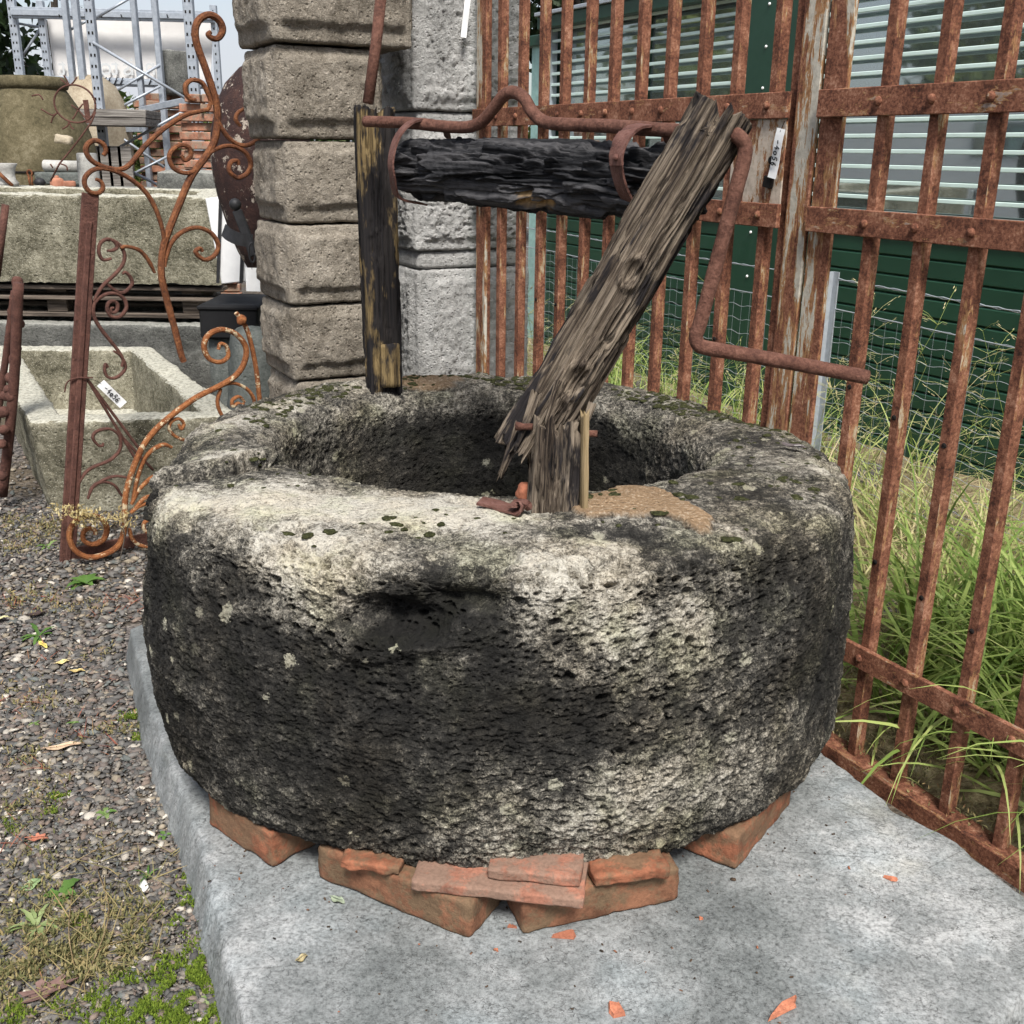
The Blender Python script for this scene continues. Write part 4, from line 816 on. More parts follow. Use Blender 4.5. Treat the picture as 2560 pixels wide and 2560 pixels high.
# ------------------------------------------------------------------ rough grass and weeds behind the gate
def m_leafy(name, stops, rough=.6, tr=.25):
    g = G(name, rough, 0, .25, rand=False); g.col(g.ramp(g.attr('hue'), stops)); g.b.inputs['Subsurface Weight'].default_value = 0.0
    tb = g.n.new('ShaderNodeBsdfTranslucent'); g.l(g.b.inputs['Base Color'].links[0].from_socket, tb.inputs['Color']); ms = g.n.new('ShaderNodeMixShader'); ms.inputs[0].default_value = tr
    o = g.n['Material Output']; g.l(g.b.outputs[0], ms.inputs[1]); g.l(tb.outputs[0], ms.inputs[2]); g.l(ms.outputs[0], o.inputs['Surface']); return g.m
MAT['grass'] = m_leafy('grass_blades', [(0, (.10, .17, .036)), (.35, (.25, .35, .085)), (.6, (.40, .47, .15)), (.8, (.56, .52, .26)), (1, (.56, .45, .27))], .5, .35)
def blades(n, base_fn, ln, wd, lean, droop, seg, rng, hue):
    b = base_fn(n); L_ = ln[0] + (ln[1] - ln[0]) * rng.random(n); az = rng.random(n) * 2 * np.pi; le = lean[0] + (lean[1] - lean[0]) * rng.random(n); dr = droop * (0.5 + rng.random(n)); w_ = wd[0] + (wd[1] - wd[0]) * rng.random(n)
    d = np.stack([np.cos(az), np.sin(az)], 1); V = np.zeros((n, seg + 1, 2, 3)); pos = b.copy(); ang = le.copy()
    side = np.stack([-d[:, 1], d[:, 0], np.zeros(n)], 1) + np.c_[0 * az, 0 * az, rng.normal(size=n) * .4]; side /= np.linalg.norm(side, axis=1)[:, None]
    for i in range(seg + 1):
        f = i / seg; ww = w_ * (1 - f**1.6) * (0.5 + 0.5 * min(1, f * 5)) + .0003; V[:, i, 0] = pos - side * (ww / 2)[:, None]; V[:, i, 1] = pos + side * (ww / 2)[:, None]
        st = (L_ / seg)[:, None] * np.c_[d * np.sin(ang)[:, None], np.cos(ang)]; pos = pos + st; ang = np.minimum(ang + dr / seg * (0.4 + 1.6 * f), 2.6)
    k = np.arange(n)[:, None] * (seg + 1) * 2; i = np.arange(seg)[None] * 2; a = (k + i).ravel(); F = np.stack([a, a + 1, a + 3, a + 2], 1)
    h = np.repeat(np.clip(hue[0] + (hue[1] - hue[0]) * rng.random(n), 0, 1), (seg + 1) * 2); f = np.tile(np.repeat(np.linspace(0, 1, seg + 1), 2), n); h = np.clip(h + .12 * (f - .4), 0, 1)
    return V.reshape(-1, 3), F, h
rg = np.random.default_rng(21)
def merge(parts):
    V = []; F = []; H = []; o = 0
    for v, f, h in parts: V.append(v); F.append(f + o); H.append(h); o += len(v)
    return np.vstack(V), np.vstack(F), np.concatenate(H)
def base_in(t0, t1, w0, w1, clump=None, pw=1.0):
    def fn(n):
        t = t0 + (t1 - t0) * rg.random(n); w_ = w0 + (w1 - w0) * rg.random(n)**pw
        if clump:
            c = rg.integers(0, clump, n); ct = np.random.default_rng(5).random(clump) * (t1 - t0) + t0; cw = np.random.default_rng(6).random(clump) * (w1 - w0) + w0; t = ct[c] + rg.normal(size=n) * .05; w_ = np.clip(cw[c] + rg.normal(size=n) * .05, w0, w1)
        return GP + GU * t[:, None] + GW * w_[:, None] + np.array([0, 0, .015])
    return fn
parts = [blades(2600, base_in(-1.9, .35, .35, 1.25, 40), (.35, .75), (.008, .016), (.1, .7), 1.7, 8, rg, (.05, .58)),
         blades(520, base_in(-.9, .25, .2, .55, 14), (.30, .6), (.007, .014), (.3, .9), 1.5, 8, rg, (.2, .6)),
         blades(1700, base_in(-1.2, 1.3, .45, 1.3, 50), (.2, .5), (.004, .008), (.2, .9), 1.4, 6, rg, (.45, 1.0)),
         blades(9000, base_in(-1.0, 3.2, .04, 1.7), (.03, .10), (.002, .005), (.3, 1.4), .9, 3, rg, (.45, 1.05)),
         blades(1100, base_in(1.4, 3.6, .5, 1.75, 34), (.2, .55), (.004, .009), (.1, .7), 1.6, 7, rg, (.1, .7)),
         blades(260, base_in(-.7, .22, .14, .5), (.3, .6), (.007, .014), (.4, 1.0), 1.5, 9, rg, (.15, .6)),
         blades(150, base_in(-.6, .5, .25, .9), (.35, .6), (.012, .020), (.3, .8), 1.5, 9, rg, (.18, .5))]
V, F, H = merge(parts); tag(obj('grass', mk_mesh('grass', V, F, MAT['grass'], True, {'hue': H})), 'tall green and straw-coloured grass growing behind the gate', None, None, 'stuff')
def verge():
    ts = np.linspace(-4, 5.2, 90); ws = np.linspace(.02, 1.95, 26); tt, ww = np.meshgrid(ts, ws); P = GP + tt.ravel()[:, None] * GU + ww.ravel()[:, None] * GW; P[:, 2] = .034 + .02 * fbm(P, 2.5, 4) + .008 * fbm(P, 14, 3); P[:len(ts), 2] -= .03
    g = G('verge_soil', .95, 0, .15, rand=False); g.col(g.ramp(g.noise(26, 6, .75), [(.32, (.075, .052, .032)), (.46, (.19, .145, .085)), (.58, (.31, .26, .15)), (.7, (.42, .37, .24))])); g.bump(g.noise(60, 5, .7), .9, .02); return obj('verge', mk_mesh('verge', P, gridF(len(ts), len(ws), False), g.m, True))
tag(verge(), 'strip of straw-littered earth between gate and green building', None, None, 'structure')
# airy seed heads on thin stems
def seed_heads():
    Vs = []; Fs = []; Hs = []; o = 0; rng = np.random.default_rng(8)
    def add(v, f, h):
        nonlocal o
        v = np.asarray(v); Vs.append(v); Fs.append(np.array([list(q) + [q[-1]] * (4 - len(q)) for q in f]) + o); Hs.append(np.full(len(v), h)); o += len(v)
    for i in range(44):
        t = rng.uniform(-.4, 1.5) if i < 30 else rng.uniform(1.8, 3.2); w_ = rng.uniform(.35, 1.2); b = gpt(t, .02, w_); hgt = rng.uniform(.45, .85) if i < 30 else rng.uniform(.4, .75); az = rng.random() * 6.28; ln = rng.uniform(.05, .35); d = np.array([math.cos(az), math.sin(az), 0])
        p = catmull([b, b + [0, 0, hgt * .5] + d * ln * .25, b + [0, 0, hgt] + d * ln], 6); hu = rng.uniform(.45, .75)
        v, f = tube(p, .0014, 3, np.linspace(1, .5, len(p))); add(v, [q for q in f if len(q) == 4], hu)
        for k in range(rng.integers(14, 26)):
            s = p[-1 - rng.integers(0, 7)]; a2 = rng.random() * 6.28; l2 = rng.uniform(.03, .10); e = s + np.array([math.cos(a2) * l2, math.sin(a2) * l2, l2 * rng.uniform(-.1, .9)]); v, f = tube([s, (s + e) / 2 + [0, 0, .006], e], .0006, 3); add(v, [q for q in f if len(q) == 4], hu + .1)
            for j in range(4):
                c = s + (e - s) * rng.uniform(.4, 1.05) + rng.normal(size=3) * .004; dd = (e - s) / l2; r = .0016; v = [c - dd * .005, c + np.array([r, 0, 0]), c + dd * .005, c - np.array([r, 0, 0])]; add(v, [(0, 1, 2, 3)], .86 + .14 * rng.random())
    return np.vstack(Vs), np.vstack(Fs), np.concatenate(Hs)
V, F, H = seed_heads(); me = mk_mesh('seed_heads', V, [tuple(dict.fromkeys(map(int, q))) for q in F], MAT['grass'], False, {'hue': H}); tag(obj('seed_heads', me), 'thin branching dry grass seed heads behind the gate', None, None, 'stuff')

# ------------------------------------------------------------------ stone pillars by the gate
def rusticated(sx, sy, sz, seed, margin=.035, raise_=.017, n=(40, 40, 30), amp=.010, freq=24, bottom=.02, pit=.007):
    def fn(P, N):
        h = np.array([sx, sy, sz]) / 2; out = P.copy()
        for a in (0, 1):
            o = 1 - a; s = np.abs(P[:, a]) > h[a] - 1e-4
            d = np.minimum(h[o] - np.abs(P[:, o]), np.minimum(h[2] - P[:, 2], (P[:, 2] + h[2]) * 1.0 - bottom)); wig = .010 * fbm(P, 12, 3, .6, seed + 5)
            rs = raise_ * sstep(margin * .45, margin, d + wig) * s; rg_ = 1 + 1.6 * sstep(margin * .5, margin, d); out[:, a] += np.sign(P[:, a]) * (rs + s * (fbm(P, freq, 4, .6, seed) * amp * (rg_ - 1) * .6 - pit * worley(P * 62 + seed, .5, .2, .5) * (rg_ - 1) * .6))
        return out
    return rough_block(sx, sy, sz, n, .011, amp * .5, freq * 1.5, seed, fn)
def pillar_block(name, c, sx, sy, sz, seed, parent, mat, **k):
    V, F = rusticated(sx, sy, sz, seed, **k); m = basis((0, 0, 1), tuple(GW)); m.translation = Vector(tuple(map(float, c))); return obj(name, mk_mesh(name, V, F, MAT[mat], True), parent, M=m)
c0 = aty(705, 346, 3.05)                      # corner nearest the camera
qp = empty('quoin_pillar', (c0[0], c0[1], 0), 'stack of brown rusticated quoin blocks standing left of the grey pillar', 'stone pillar')
zs = [0.0, .27, .553, .773, .998, 1.222, 1.462, 1.70, 1.94]
for i in range(len(zs) - 1):
    sx, sy = (.30, .29); dx, dy = [(0, 0), (.01, .0), (.0, .006), (-.004, .0), (.006, .004), (-.01, .0), (-.02, -.02), (0, .01)][i]
    if i >= 6: sx = .40; sy = .33
    if i == 0: sx, sy = .33, .31
    cen = c0[:2] + GW[:2] * (sx / 2 + dx) + GU[:2] * (sy / 2 + dy); pillar_block('quoin_block', (cen[0], cen[1], (zs[i] + zs[i + 1]) / 2), sx, sy, zs[i + 1] - zs[i] - .006, 3.1 * i + 1, qp, 'quoin')
gpil = empty('gate_pillar', gpt(2.1, 0), 'pale grey tooled stone gate pillar behind the far gate leaf', 'stone pillar')
for i, (z0, z1, g_) in enumerate([(0, .845, .018), (.90, 1.275, .0), (1.31, 1.85, .0), (1.885, 2.4, .0)]):
    ww = (.385 + g_); cen = GP + GU * (1.905 + .19) + GW * (.005 + (.012 if i == 0 else 0)); pillar_block('pillar_block', (cen[0], cen[1], (z0 + z1) / 2), ww, .38, z1 - z0 - .004, 50 + i * 2.3, gpil, 'grey', margin=.045, raise_=.012, n=(84, 50, 110), amp=.012, freq=44, bottom=.0, pit=.009)
for z0, z1 in ((.845, .90), (1.275, 1.31), (1.85, 1.885)):
    cen = GP + GU * (1.905 + .19) + GW * .005; pillar_block('joint_band', (cen[0], cen[1], (z0 + z1) / 2), .362, .357, z1 - z0, 80 + z0, gpil, 'grey', margin=.3, raise_=.0, n=(14, 14, 4), amp=.003, freq=26)
# blank white tag high on the grey pillar
price_tag(aty(1164, 45, 3.40), (-.12, 0, -1), (1, .1, 0), .105, .017, '', 'narrow blank white tag hanging near the top of the grey pillar')
# slanting iron rod behind the far post
V, F = tube([aty(955, -30, 2.75), aty(940, 110, 2.72), aty(920, 258, 2.70)], .0135, 10); o = obj('iron_rod', mk_mesh('iron_rod', V, F, MAT['crank'], True)); tag(o, 'slanting rusty rod rising behind the far windlass post', 'iron rod')

# ------------------------------------------------------------------ wrought iron scrollwork on the left
def cr(x0, y0, s): return lambda pts: [(x0 + s * a, y0 + s * b) for a, b in pts]
CA = cr(0, 0, .3313); C6 = cr(160, 560, .2071); C8 = cr(140, 900, .2692); CB = cr(0, 640, .3313)
SP0 = np.array([-1.352, 3.011, 0]); SD = np.array([.79, .61, 0]); SD /= np.linalg.norm(SD); SN = np.array([SD[1], -SD[0], 0])
def scroll(pts, wd, dp, mat, parent, off=0.0, ends=(.8, .8), name='scroll', n=7):
    P = np.array([onpl(x, y, SP0 + SN * off, SN) for x, y in pts]); Q = catmull(P, n); s = np.linspace(0, 1, len(Q)); sc = np.minimum(1, ends[0] + (1 - ends[0]) * s * 6) * np.minimum(1, ends[1] + (1 - ends[1]) * (1 - s) * 6)
    b = min(wd, dp) * .3; sec = [(-wd / 2 + b, -dp / 2), (wd / 2 - b, -dp / 2), (wd / 2, -dp / 2 + b), (wd / 2, dp / 2 - b), (wd / 2 - b, dp / 2), (-wd / 2 + b, dp / 2), (-wd / 2, dp / 2 - b), (-wd / 2, -dp / 2 + b)]
    V, F = sweep(Q, sec, SN, sc); return obj(name, mk_mesh(name, V, F, MAT[mat], False), parent)
tf = empty('scroll_bracket', SP0, 'tall dark brown wrought iron bracket with flat post and curling scrolls leaning by the troughs', 'iron bracket')
stem = CA([(1590, 240), (1570, 262), (1605, 290), (1650, 285), (1680, 225), (1650, 150), (1580, 112), (1512, 140), (1476, 205), (1476, 290), (1502, 385), (1548, 510), (1592, 640), (1630, 770), (1642, 900), (1622, 1050), (1562, 1170), (1445, 1330), (1345, 1560), (1255, 1790), (1228, 1900)]) + C6([(1175, 520), (1185, 680), (1245, 930), (1335, 1260), (1410, 1560), (1445, 1660)])
scroll(stem, .019, .022, 'scroll', tf, 0, (.6, .9), 'stem')
for pts, w_ in [(CA([(1478, 750), (1440, 752), (1403, 705), (1402, 640), (1450, 604), (1520, 622), (1562, 690), (1600, 790)]), .012), (CA([(1588, 765), (1572, 820), (1500, 842), (1400, 868), (1250, 960), (1100, 1095), (985, 1235), (900, 1278), (770, 1255), (685, 1205), (648, 1135), (668, 1082), (722, 1060), (782, 1092), (798, 1140), (780, 1172)]), .013),
                (CA([(722, 1350), (762, 1372), (776, 1420), (745, 1455), (685, 1452), (642, 1402), (642, 1340), (692, 1288), (765, 1270), (870, 1292), (985, 1352), (1092, 1442), (1172, 1572), (1230, 1750), (1238, 1880)]), .012), (CA([(1365, 1172), (1395, 1210), (1440, 1172), (1422, 1112), (1362, 1094), (1302, 1130), (1277, 1190), (1310, 1268), (1390, 1305), (1462, 1290), (1520, 1235)]), .012),
                (CA([(1634, 880), (1682, 985), (1762, 1072), (1850, 1098), (1932, 1062), (1975, 1000)]), .012), (CA([(1900, 815), (1840, 822), (1792, 855), (1780, 905), (1812, 952)]), .009), (CA([(1505, 1240), (1600, 1142), (1722, 1100), (1840, 1140), (1892, 1232), (1862, 1310), (1790, 1340), (1730, 1290), (1742, 1225), (1788, 1212), (1800, 1245)]), .012),
                (C6([(1215, 520), (1240, 380), (1300, 220), (1420, 100), (1600, 42), (1770, 105), (1862, 250), (1822, 370), (1722, 430), (1640, 402), (1588, 332), (1640, 293), (1672, 330)]), .012), (C6([(1095, 590), (1012, 430), (900, 312), (750, 272), (680, 292)]), .010)]: scroll(pts, w_, .017, 'scroll', tf, 0.004, (.7, .8))
for pts, w_ in [(C6([(520, 322), (575, 322), (640, 282), (600, 205), (520, 182), (440, 232), (420, 340), (470, 432), (570, 418)]), .009), (C6([(430, 215), (560, 190), (680, 262), (732, 380), (702, 500), (600, 622), (480, 732), (400, 852), (360, 935)]), .009), (C6([(705, 605), (740, 582), (800, 640), (822, 722), (760, 802), (690, 830), (600, 792), (520, 722)]), .009),
                (C6([(600, 1012), (565, 1020), (582, 1068), (640, 1042), (640, 962), (590, 930), (532, 962), (526, 1050), (580, 1120), (680, 1112), (752, 1012), (722, 902), (622, 840), (500, 850), (392, 922), (352, 1020), (370, 1140), (450, 1272), (560, 1412), (662, 1542), (712, 1642), (700, 1722)]), .010), (C6([(530, 1730), (505, 1690), (490, 1760), (520, 1840), (600, 1862), (690, 1812), (742, 1722), (692, 1602), (600, 1532)]), .008),
                (C8([(440, 770), (430, 795), (390, 790), (342, 722), (380, 662), (500, 640), (590, 710), (592, 830), (500, 930), (350, 992), (270, 1052), (192, 1180), (160, 1290)]), .008), (C8([(295, 1290), (340, 1182), (430, 1132), (540, 1162), (612, 1262)]), .008), (C8([(400, 1130), (540, 1080), (670, 1092)]), .007)]: scroll(pts, w_, .014, 'scroll_dk', tf, 0.0, (.7, .8))
for a, b in (((280, 160), (745, 930)), ((310, 205), (790, 850)), ((600, 700), (900, 1020))):
    scroll(C8([a, ((a[0] + b[0]) / 2, (a[1] + b[1]) / 2), b]), .008, .012, 'scroll_dk', tf, .0, (1, 1), 'brace', 3)
pa, pb2 = onpl(168, 1408, SP0, SN), onpl(226, 484, SP0, SN)
for wx, wy, off, nm in ((.046, .012, 0.0, 'post'), (.017, .022, -.0, 'post_rib')):
    a, b = np.array(pa) - SN * off, np.array(pb2) - SN * off; V, F = bar_between(a, b, wx, wy, tuple(SD), .002)
    if nm == 'post_rib':
        V, F = bar_between(a, a + (b - a) * .93, wx, wy, tuple(SD), .003)
    obj(nm, mk_mesh(nm, V, F, MAT['scroll_dk']), tf)
V, F = bar_between(onpl(150, 1392, SP0, SN), onpl(150, 1392, SP0, SN) + SD * .85 + [0, 0, .005], .04, .010, (0, 0, 1), .002); obj('foot_bar', mk_mesh('foot_bar', V, F, MAT['scroll_dk']), tf)
V, F = tube(catmull([onpl(x, y, SP0 + SN * .012, SN) for x, y in C8([(80, 300), (100, 215), (160, 175), (250, 165), (345, 165)])], 5), .0022, 6); obj('binding_wire', mk_mesh('binding_wire', V, F, MAT['scroll_dk'], True), tf)
of = empty('rust_scroll_frame', SP0 + SN * .07, 'bright orange flaking scroll ironwork standing behind the left of the well head', 'iron scrollwork')
mainp = C8([(365, 1620), (362, 1585), (310, 1562), (255, 1600), (262, 1680), (350, 1712), (440, 1662), (472, 1570), (430, 1482), (330, 1446), (220, 1470), (140, 1560), (125, 1660), (180, 1770), (300, 1832), (430, 1812), (560, 1742), (618, 1640), (640, 1500), (642, 1300), (680, 1120), (760, 900), (862, 720), (1042, 540), (1300, 350), (1520, 240), (1662, 150), (1740, 45)]) + [(616, 878), (606, 852), (583, 831), (550, 824), (520, 839), (510, 868), (523, 897), (550, 905), (570, 891), (566, 866), (551, 859), (546, 874)]
scroll(mainp, .0150, .020, 'scroll_fl', of, .07, (.7, .6), 'main_scroll')
scroll([(590, 782), (604, 800), (622, 838), (640, 920), (650, 1010)], .012, .018, 'scroll_fl', of, .062, (1, 1), 'upright')
for pts, w_ in [(C8([(715, 1300), (760, 1080), (822, 920), (902, 830), (1002, 786), (1075, 812)]), .012), (C8([(700, 1340), (760, 1222), (850, 1122), (940, 1060)]), .011), (C8([(712, 1410), (800, 1302), (880, 1258)]), .011), (C8([(690, 1420), (770, 1360), (900, 1310)]), .010), (C8([(1140, 598), (1160, 640), (1188, 590), (1140, 545), (1072, 570), (1050, 640), (1110, 710), (1222, 750), (1345, 738)]), .009), (C8([(1530, 265), (1500, 380), (1522, 480), (1585, 580)]), .010), (C8([(1530, 235), (1650, 215), (1762, 262), (1825, 335), (1850, 420)]), .010),
                (C8([(1745, 400), (1720, 420), (1690, 400), (1640, 430), (1640, 372), (1700, 340), (1752, 390)]), .009), (C8([(682, 1565), (702, 1652), (762, 1712), (850, 1738)]), .011), (C8([(890, 1475), (822, 1510), (822, 1580), (890, 1612)]), .010), (C8([(1495, 590), (1550, 570), (1600, 600)]), .012)]: scroll(pts, w_, .015, 'scroll_fl', of, .066, (.8, .7))
_v, _f = rough_block(.028, .03, .03, (5, 5, 5), .012, .004, 60, 2.); obj('boss', mk_mesh('boss', _v, _f, MAT['scroll_fl'], True), of, onpl(604, 800, SP0 + SN * .07, SN), (.3, .2, .5))
ta = onpl(312, 1000 - 10, SP0 + SN * .03, SN); tr, tl = onpl(252, 958, SP0 + SN * .03, SN), onpl(308, 1012, SP0 + SN * .03, SN)
price_tag((tr + tl) / 2, tl - tr, (.6, .3, .7), .095, .027, '-4o56', 'white price tag hanging on the dark scroll bracket in front of the trough, handwritten 4056', .6, string=[onpl(215, 948, SP0 + SN * .01, SN), onpl(235, 950, SP0 + SN * .03, SN), tr + (tl - tr) * .06])
# grille at the left edge of the picture
lg = empty('cast_iron_grille', aty(8, 1240, 3.5), 'narrow edge of a knobbly cast iron grille at the left margin', 'iron grille')
ga, gb = aty(6, 1238, 3.5), aty(46, 708, 3.42); V, F = tube(catmull([ga, (ga + gb) / 2 + [.01, 0, 0], gb], 8), .017, 10); obj('edge_bar', mk_mesh('edge_bar', V, F, MAT['scroll_dk'], True), lg)
V, F = tube(catmull([ga + [-.04, .03, .1], (ga + gb) / 2 + [-.035, .03, .03], gb + [-.03, .03, -.03]], 8), .012, 8); obj('inner_bar', mk_mesh('inner_bar', V, F, MAT['scroll_dk'], True), lg)
for i, (x, y, r) in enumerate([(44, 706, .024), (46, 808, .022), (40, 870, .020), (37, 902, .026), (30, 945, .026), (24, 975, .022), (28, 990, .026), (14, 990, .022), (8, 1030, .024), (10, 1075, .022), (3, 1190, .022), (34, 745, .016), (30, 780, .018), (26, 820, .018), (24, 845, .018), (4, 1110, .022)]):
    v, f = rough_block(r * 1.5, r * 1.5, r * 1.7, (5, 5, 5), r * .7, .006, 40, i); obj('ornament', mk_mesh('ornament', v, f, MAT['scroll_dk'], True), lg, aty(x, y, 3.46 - .0002 * y + .2), (i, i * 2, i))
V, F = tube([aty(14, 512, 3.6), aty(-8, 690, 3.6)], .012, 8); o = obj('iron_bar', mk_mesh('iron_bar', V, F, MAT['scroll_dk'], True)); tag(o, 'short dark rusty bar leaning at the left margin before the big trough', 'iron bar')

# ------------------------------------------------------------------ stone troughs
def trough(name, label, corners, z0, z1, th, mat, seed, floor=.08, taper=.04, chip=.012):
    A = np.array(corners, float); N = 360; Q = np.vstack([A, A[:1]]); sl = np.r_[0, np.cumsum(np.linalg.norm(np.diff(Q, axis=0), axis=1))]; t = np.linspace(0, sl[-1], N, endpoint=False); P = np.stack([np.interp(t, sl, Q[:, 0]), np.interp(t, sl, Q[:, 1])], 1)
    k = 5; ker = np.ones(k) / k; P = np.stack([np.convolve(np.r_[P[-k:, i], P[:, i], P[:k, i]], ker, 'same')[k:-k] for i in (0, 1)], 1)
    T = np.roll(P, -1, 0) - np.roll(P, 1, 0); n = np.stack([T[:, 1], -T[:, 0]], 1); n /= np.linalg.norm(n, axis=1)[:, None]
    c = P.mean(0)
    if ((P - c) * n).sum() < 0: n = -n
    # inner loop from inward offset of the corner polygon
    cs = A.mean(0); IN = []
    m = len(A)
    for i in range(m):
        p, q, r = A[i - 1], A[i], A[(i + 1) % m]; e1 = (q - p) / np.linalg.norm(q - p); e2 = (r - q) / np.linalg.norm(r - q); n1 = np.array([-e1[1], e1[0]]); n2 = np.array([-e2[1], e2[0]])
        if n1 @ (cs - q) < 0: n1 = -n1
        if n2 @ (cs - q) < 0: n2 = -n2
        b = n1 + n2; b /= np.linalg.norm(b); IN.append(q + b * th / max(.3, b @ n1))
    IN = np.array(IN); Q2 = np.vstack([IN, IN[:1]]); s2 = np.r_[0, np.cumsum(np.linalg.norm(np.diff(Q2, axis=0), axis=1))]; t2 = np.interp(t, sl, s2); PI = np.stack([np.interp(t2, s2, Q2[:, 0]), np.interp(t2, s2, Q2[:, 1])], 1)
    rows = []
    for s in np.linspace(0, 1, 26): rows.append((P - n * taper * (1 - s), z0 + (z1 - .012 - z0) * s))
    rows.append((P - n * .005, z1 - .004)); rows.append((P - n * .014, z1))
    for s in (.25, .5, .75, .92): rows.append((P * (1 - s) + PI * s, z1))
    rows.append((PI, z1 - .006))
    for s in np.linspace(0, 1, 14)[1:]: rows.append((PI + n * 0 - (PI - c) * .06 * s, z1 - .01 - (z1 - z0 - floor) * s))
    for s in (.6, .2, .0): rows.append((c + (PI - c) * .94 * s, z0 + floor - .01))
    V = np.vstack([np.c_[p, np.full(N, z)] for p, z in rows]); V = V + np.stack([fbm(V, 9, 4, .6, seed), fbm(V, 9, 4, .6, seed + 9), fbm(V, 7, 4, .6, seed + 19)], 1) * chip * np.array([1, 1, 1.0]) + np.stack([fbm(V, 40, 3, .6, seed), fbm(V, 40, 3, .6, seed + 9), fbm(V, 40, 3, .6, seed + 19)], 1) * chip * .5
    F = gridF(N, len(rows)); o = obj(name, mk_mesh(name, V, F, MAT[mat], True)); return tag(o, label, 'stone trough', 'stone troughs')
A_ = onz(72, 1056, .335)[:2]; B_ = onz(560, 1043, .335)[:2] + np.array([.06, .01])
trough('stone_trough', 'small rectangular stone trough on the ground behind the scroll bracket, its hollow open to view', [A_, B_, B_ + GU[:2] * 1.52, A_ + GU[:2] * 1.60 + [-.02, 0]], 0.0, .335, .105, 'trough', 3.)
trough('stone_trough', 'low dark grey stone trough behind the small front trough', [(-3.6, 5.20), (-1.34, 5.24), (-1.68, 6.25), (-3.6, 6.3)], 0.0, .37, .11, 'trough2', 13., .06)
trough('stone_trough', 'large long mossy stone trough raised on pallets over the others', [(-4.4, 5.28), (-1.41, 5.30), (-1.63, 6.25), (-4.4, 6.28)], .555, .975, .13, 'trough', 23., .10, .03, .016)
MAT['plank'] = m_wood('pallet_wood', (.03, .024, .02), (.085, .068, .055), (.16, .13, .105)); MAT['board'] = m_wood('grey_boards', (.07, .062, .055), (.16, .145, .13), (.27, .25, .225))
def planks(name, label, items, mat, cat, group=None, part='board'):
    c = np.mean([i[0] for i in items], 0); g = empty(name, (c[0], c[1], min(i[0][2] - i[1][2] / 2 for i in items)), label, cat, group)
    for cc, s, rz in items:
        m = Matrix.Translation(Vector(tuple(map(float, cc)))) @ Matrix.Rotation(rz, 4, 'Z') @ Matrix.Rotation(math.pi / 2, 4, 'Y'); V, F = cbox(s[2], s[1], s[0], .003); obj(part, mk_mesh(part, V, F, MAT[mat]), g, M=m)
    return g
planks('wooden_pallet', 'dark wooden pallet carrying the large mossy trough', [((-2.9, 5.42, .392), (2.9, .10, .022), 0), ((-2.9, 5.8, .392), (2.9, .10, .022), 0), ((-2.9, 6.15, .392), (2.9, .10, .022), 0), ((-2.9, 5.40, .478), (2.8, .10, .018), 0), ((-2.9, 5.40, .53), (2.9, .10, .020), 0), ((-2.9, 6.1, .53), (2.9, .10, .02), 0)] + [((x, 5.44, .44), (.10, .09, .07), 0) for x in (-1.62, -2.3, -3.2)] + [((x, 6.1, .46), (.10, .09, .12), 0) for x in (-1.75, -2.3, -3.2)] + [((x, 5.75, .508), (.1, .7, .02), 0) for x in (-1.62, -2.3, -3.2)], 'plank', 'pallet')
planks('broken_board', 'weathered broken board sticking out at the right of the low grey trough', [((-1.52, 5.5, .425), (.30, .10, .02), -.55), ((-1.6, 5.62, .447), (.22, .09, .018), -.3)], 'board', 'board')

# ------------------------------------------------------------------ things stored behind the troughs
def lathe_obj(name, prof, c, mat, parent=None, n=40, bump=0.0, seed=0, smooth=True):
    V, F = lathe(prof, n, bump, seed); return obj(name, mk_mesh(name, V, F, MAT[mat], smooth), parent, c)
MAT['jar'] = m_stone('jar_clay', [(.032, .027, .016), (.075, .064, .036), (.125, .105, .062), (.21, .182, .12)], .45, .3); MAT['jar2'] = m_stone('jar_pale_clay', [(.16, .125, .085), (.30, .245, .175), (.40, .34, .25), (.50, .44, .35)], .6, .3)
MAT['terra'] = m_plain('terracotta', (.36, .16, .10), .85, 0, .25, 25); MAT['marble'] = m_stone('pale_marble', [(.20, .19, .175), (.36, .35, .325), (.46, .45, .42), (.60, .59, .56)], .8, .3); MAT['iron'] = m_plain('black_iron', (.032, .032, .034), .55, .4, .3, 40, .3)
MAT['vessel'] = m_rust('vessel_rust', (.014, .008, .008), (.034, .016, .014), (.066, .032, .024), (.40, .34, .28), .42, .8, .9); MAT['slate'] = m_stone('slate_block', [(.045, .050, .045), (.095, .105, .098), (.14, .15, .14), (.22, .23, .215)], .7, .5)
MAT['white'] = m_plain('white_panel', (.72, .72, .72), .6, 0, .05); MAT['brickfar'] = m_brick('brick_old', (.36, .17, .11), (.26, .20, .15)); MAT['darkbox'] = m_plain('black_crate', (.007, .007, .008), .8)
j = aty(92, 300, 7.2); jz = lambda y: float(aty(92, y, 7.2)[2])
jar = empty('clay_jar', (j[0], 7.2, 0.3), 'big greenish brown clay oil jar with a thick rim behind the large trough', 'clay jar')
lathe_obj('body', [(.20, .3), (.27, .5), (.325, .72), (.345, .92), (.350, 1.08), (.335, 1.20), (.30, 1.32), (.255, 1.43), (.212, 1.50), (.196, 1.525), (.19, 1.535)], (j[0], 7.2, 0), 'jar', jar, 48, .02, 3)
lathe_obj('rim', [(.186, 1.525), (.206, 1.53), (.215, 1.552), (.212, 1.585), (.195, 1.60), (.165, 1.595), (.155, 1.55), (.15, 1.2), (.1, 1.1), (.001, 1.1)], (j[0], 7.2, 0), 'jar', jar, 48, .01, 5)
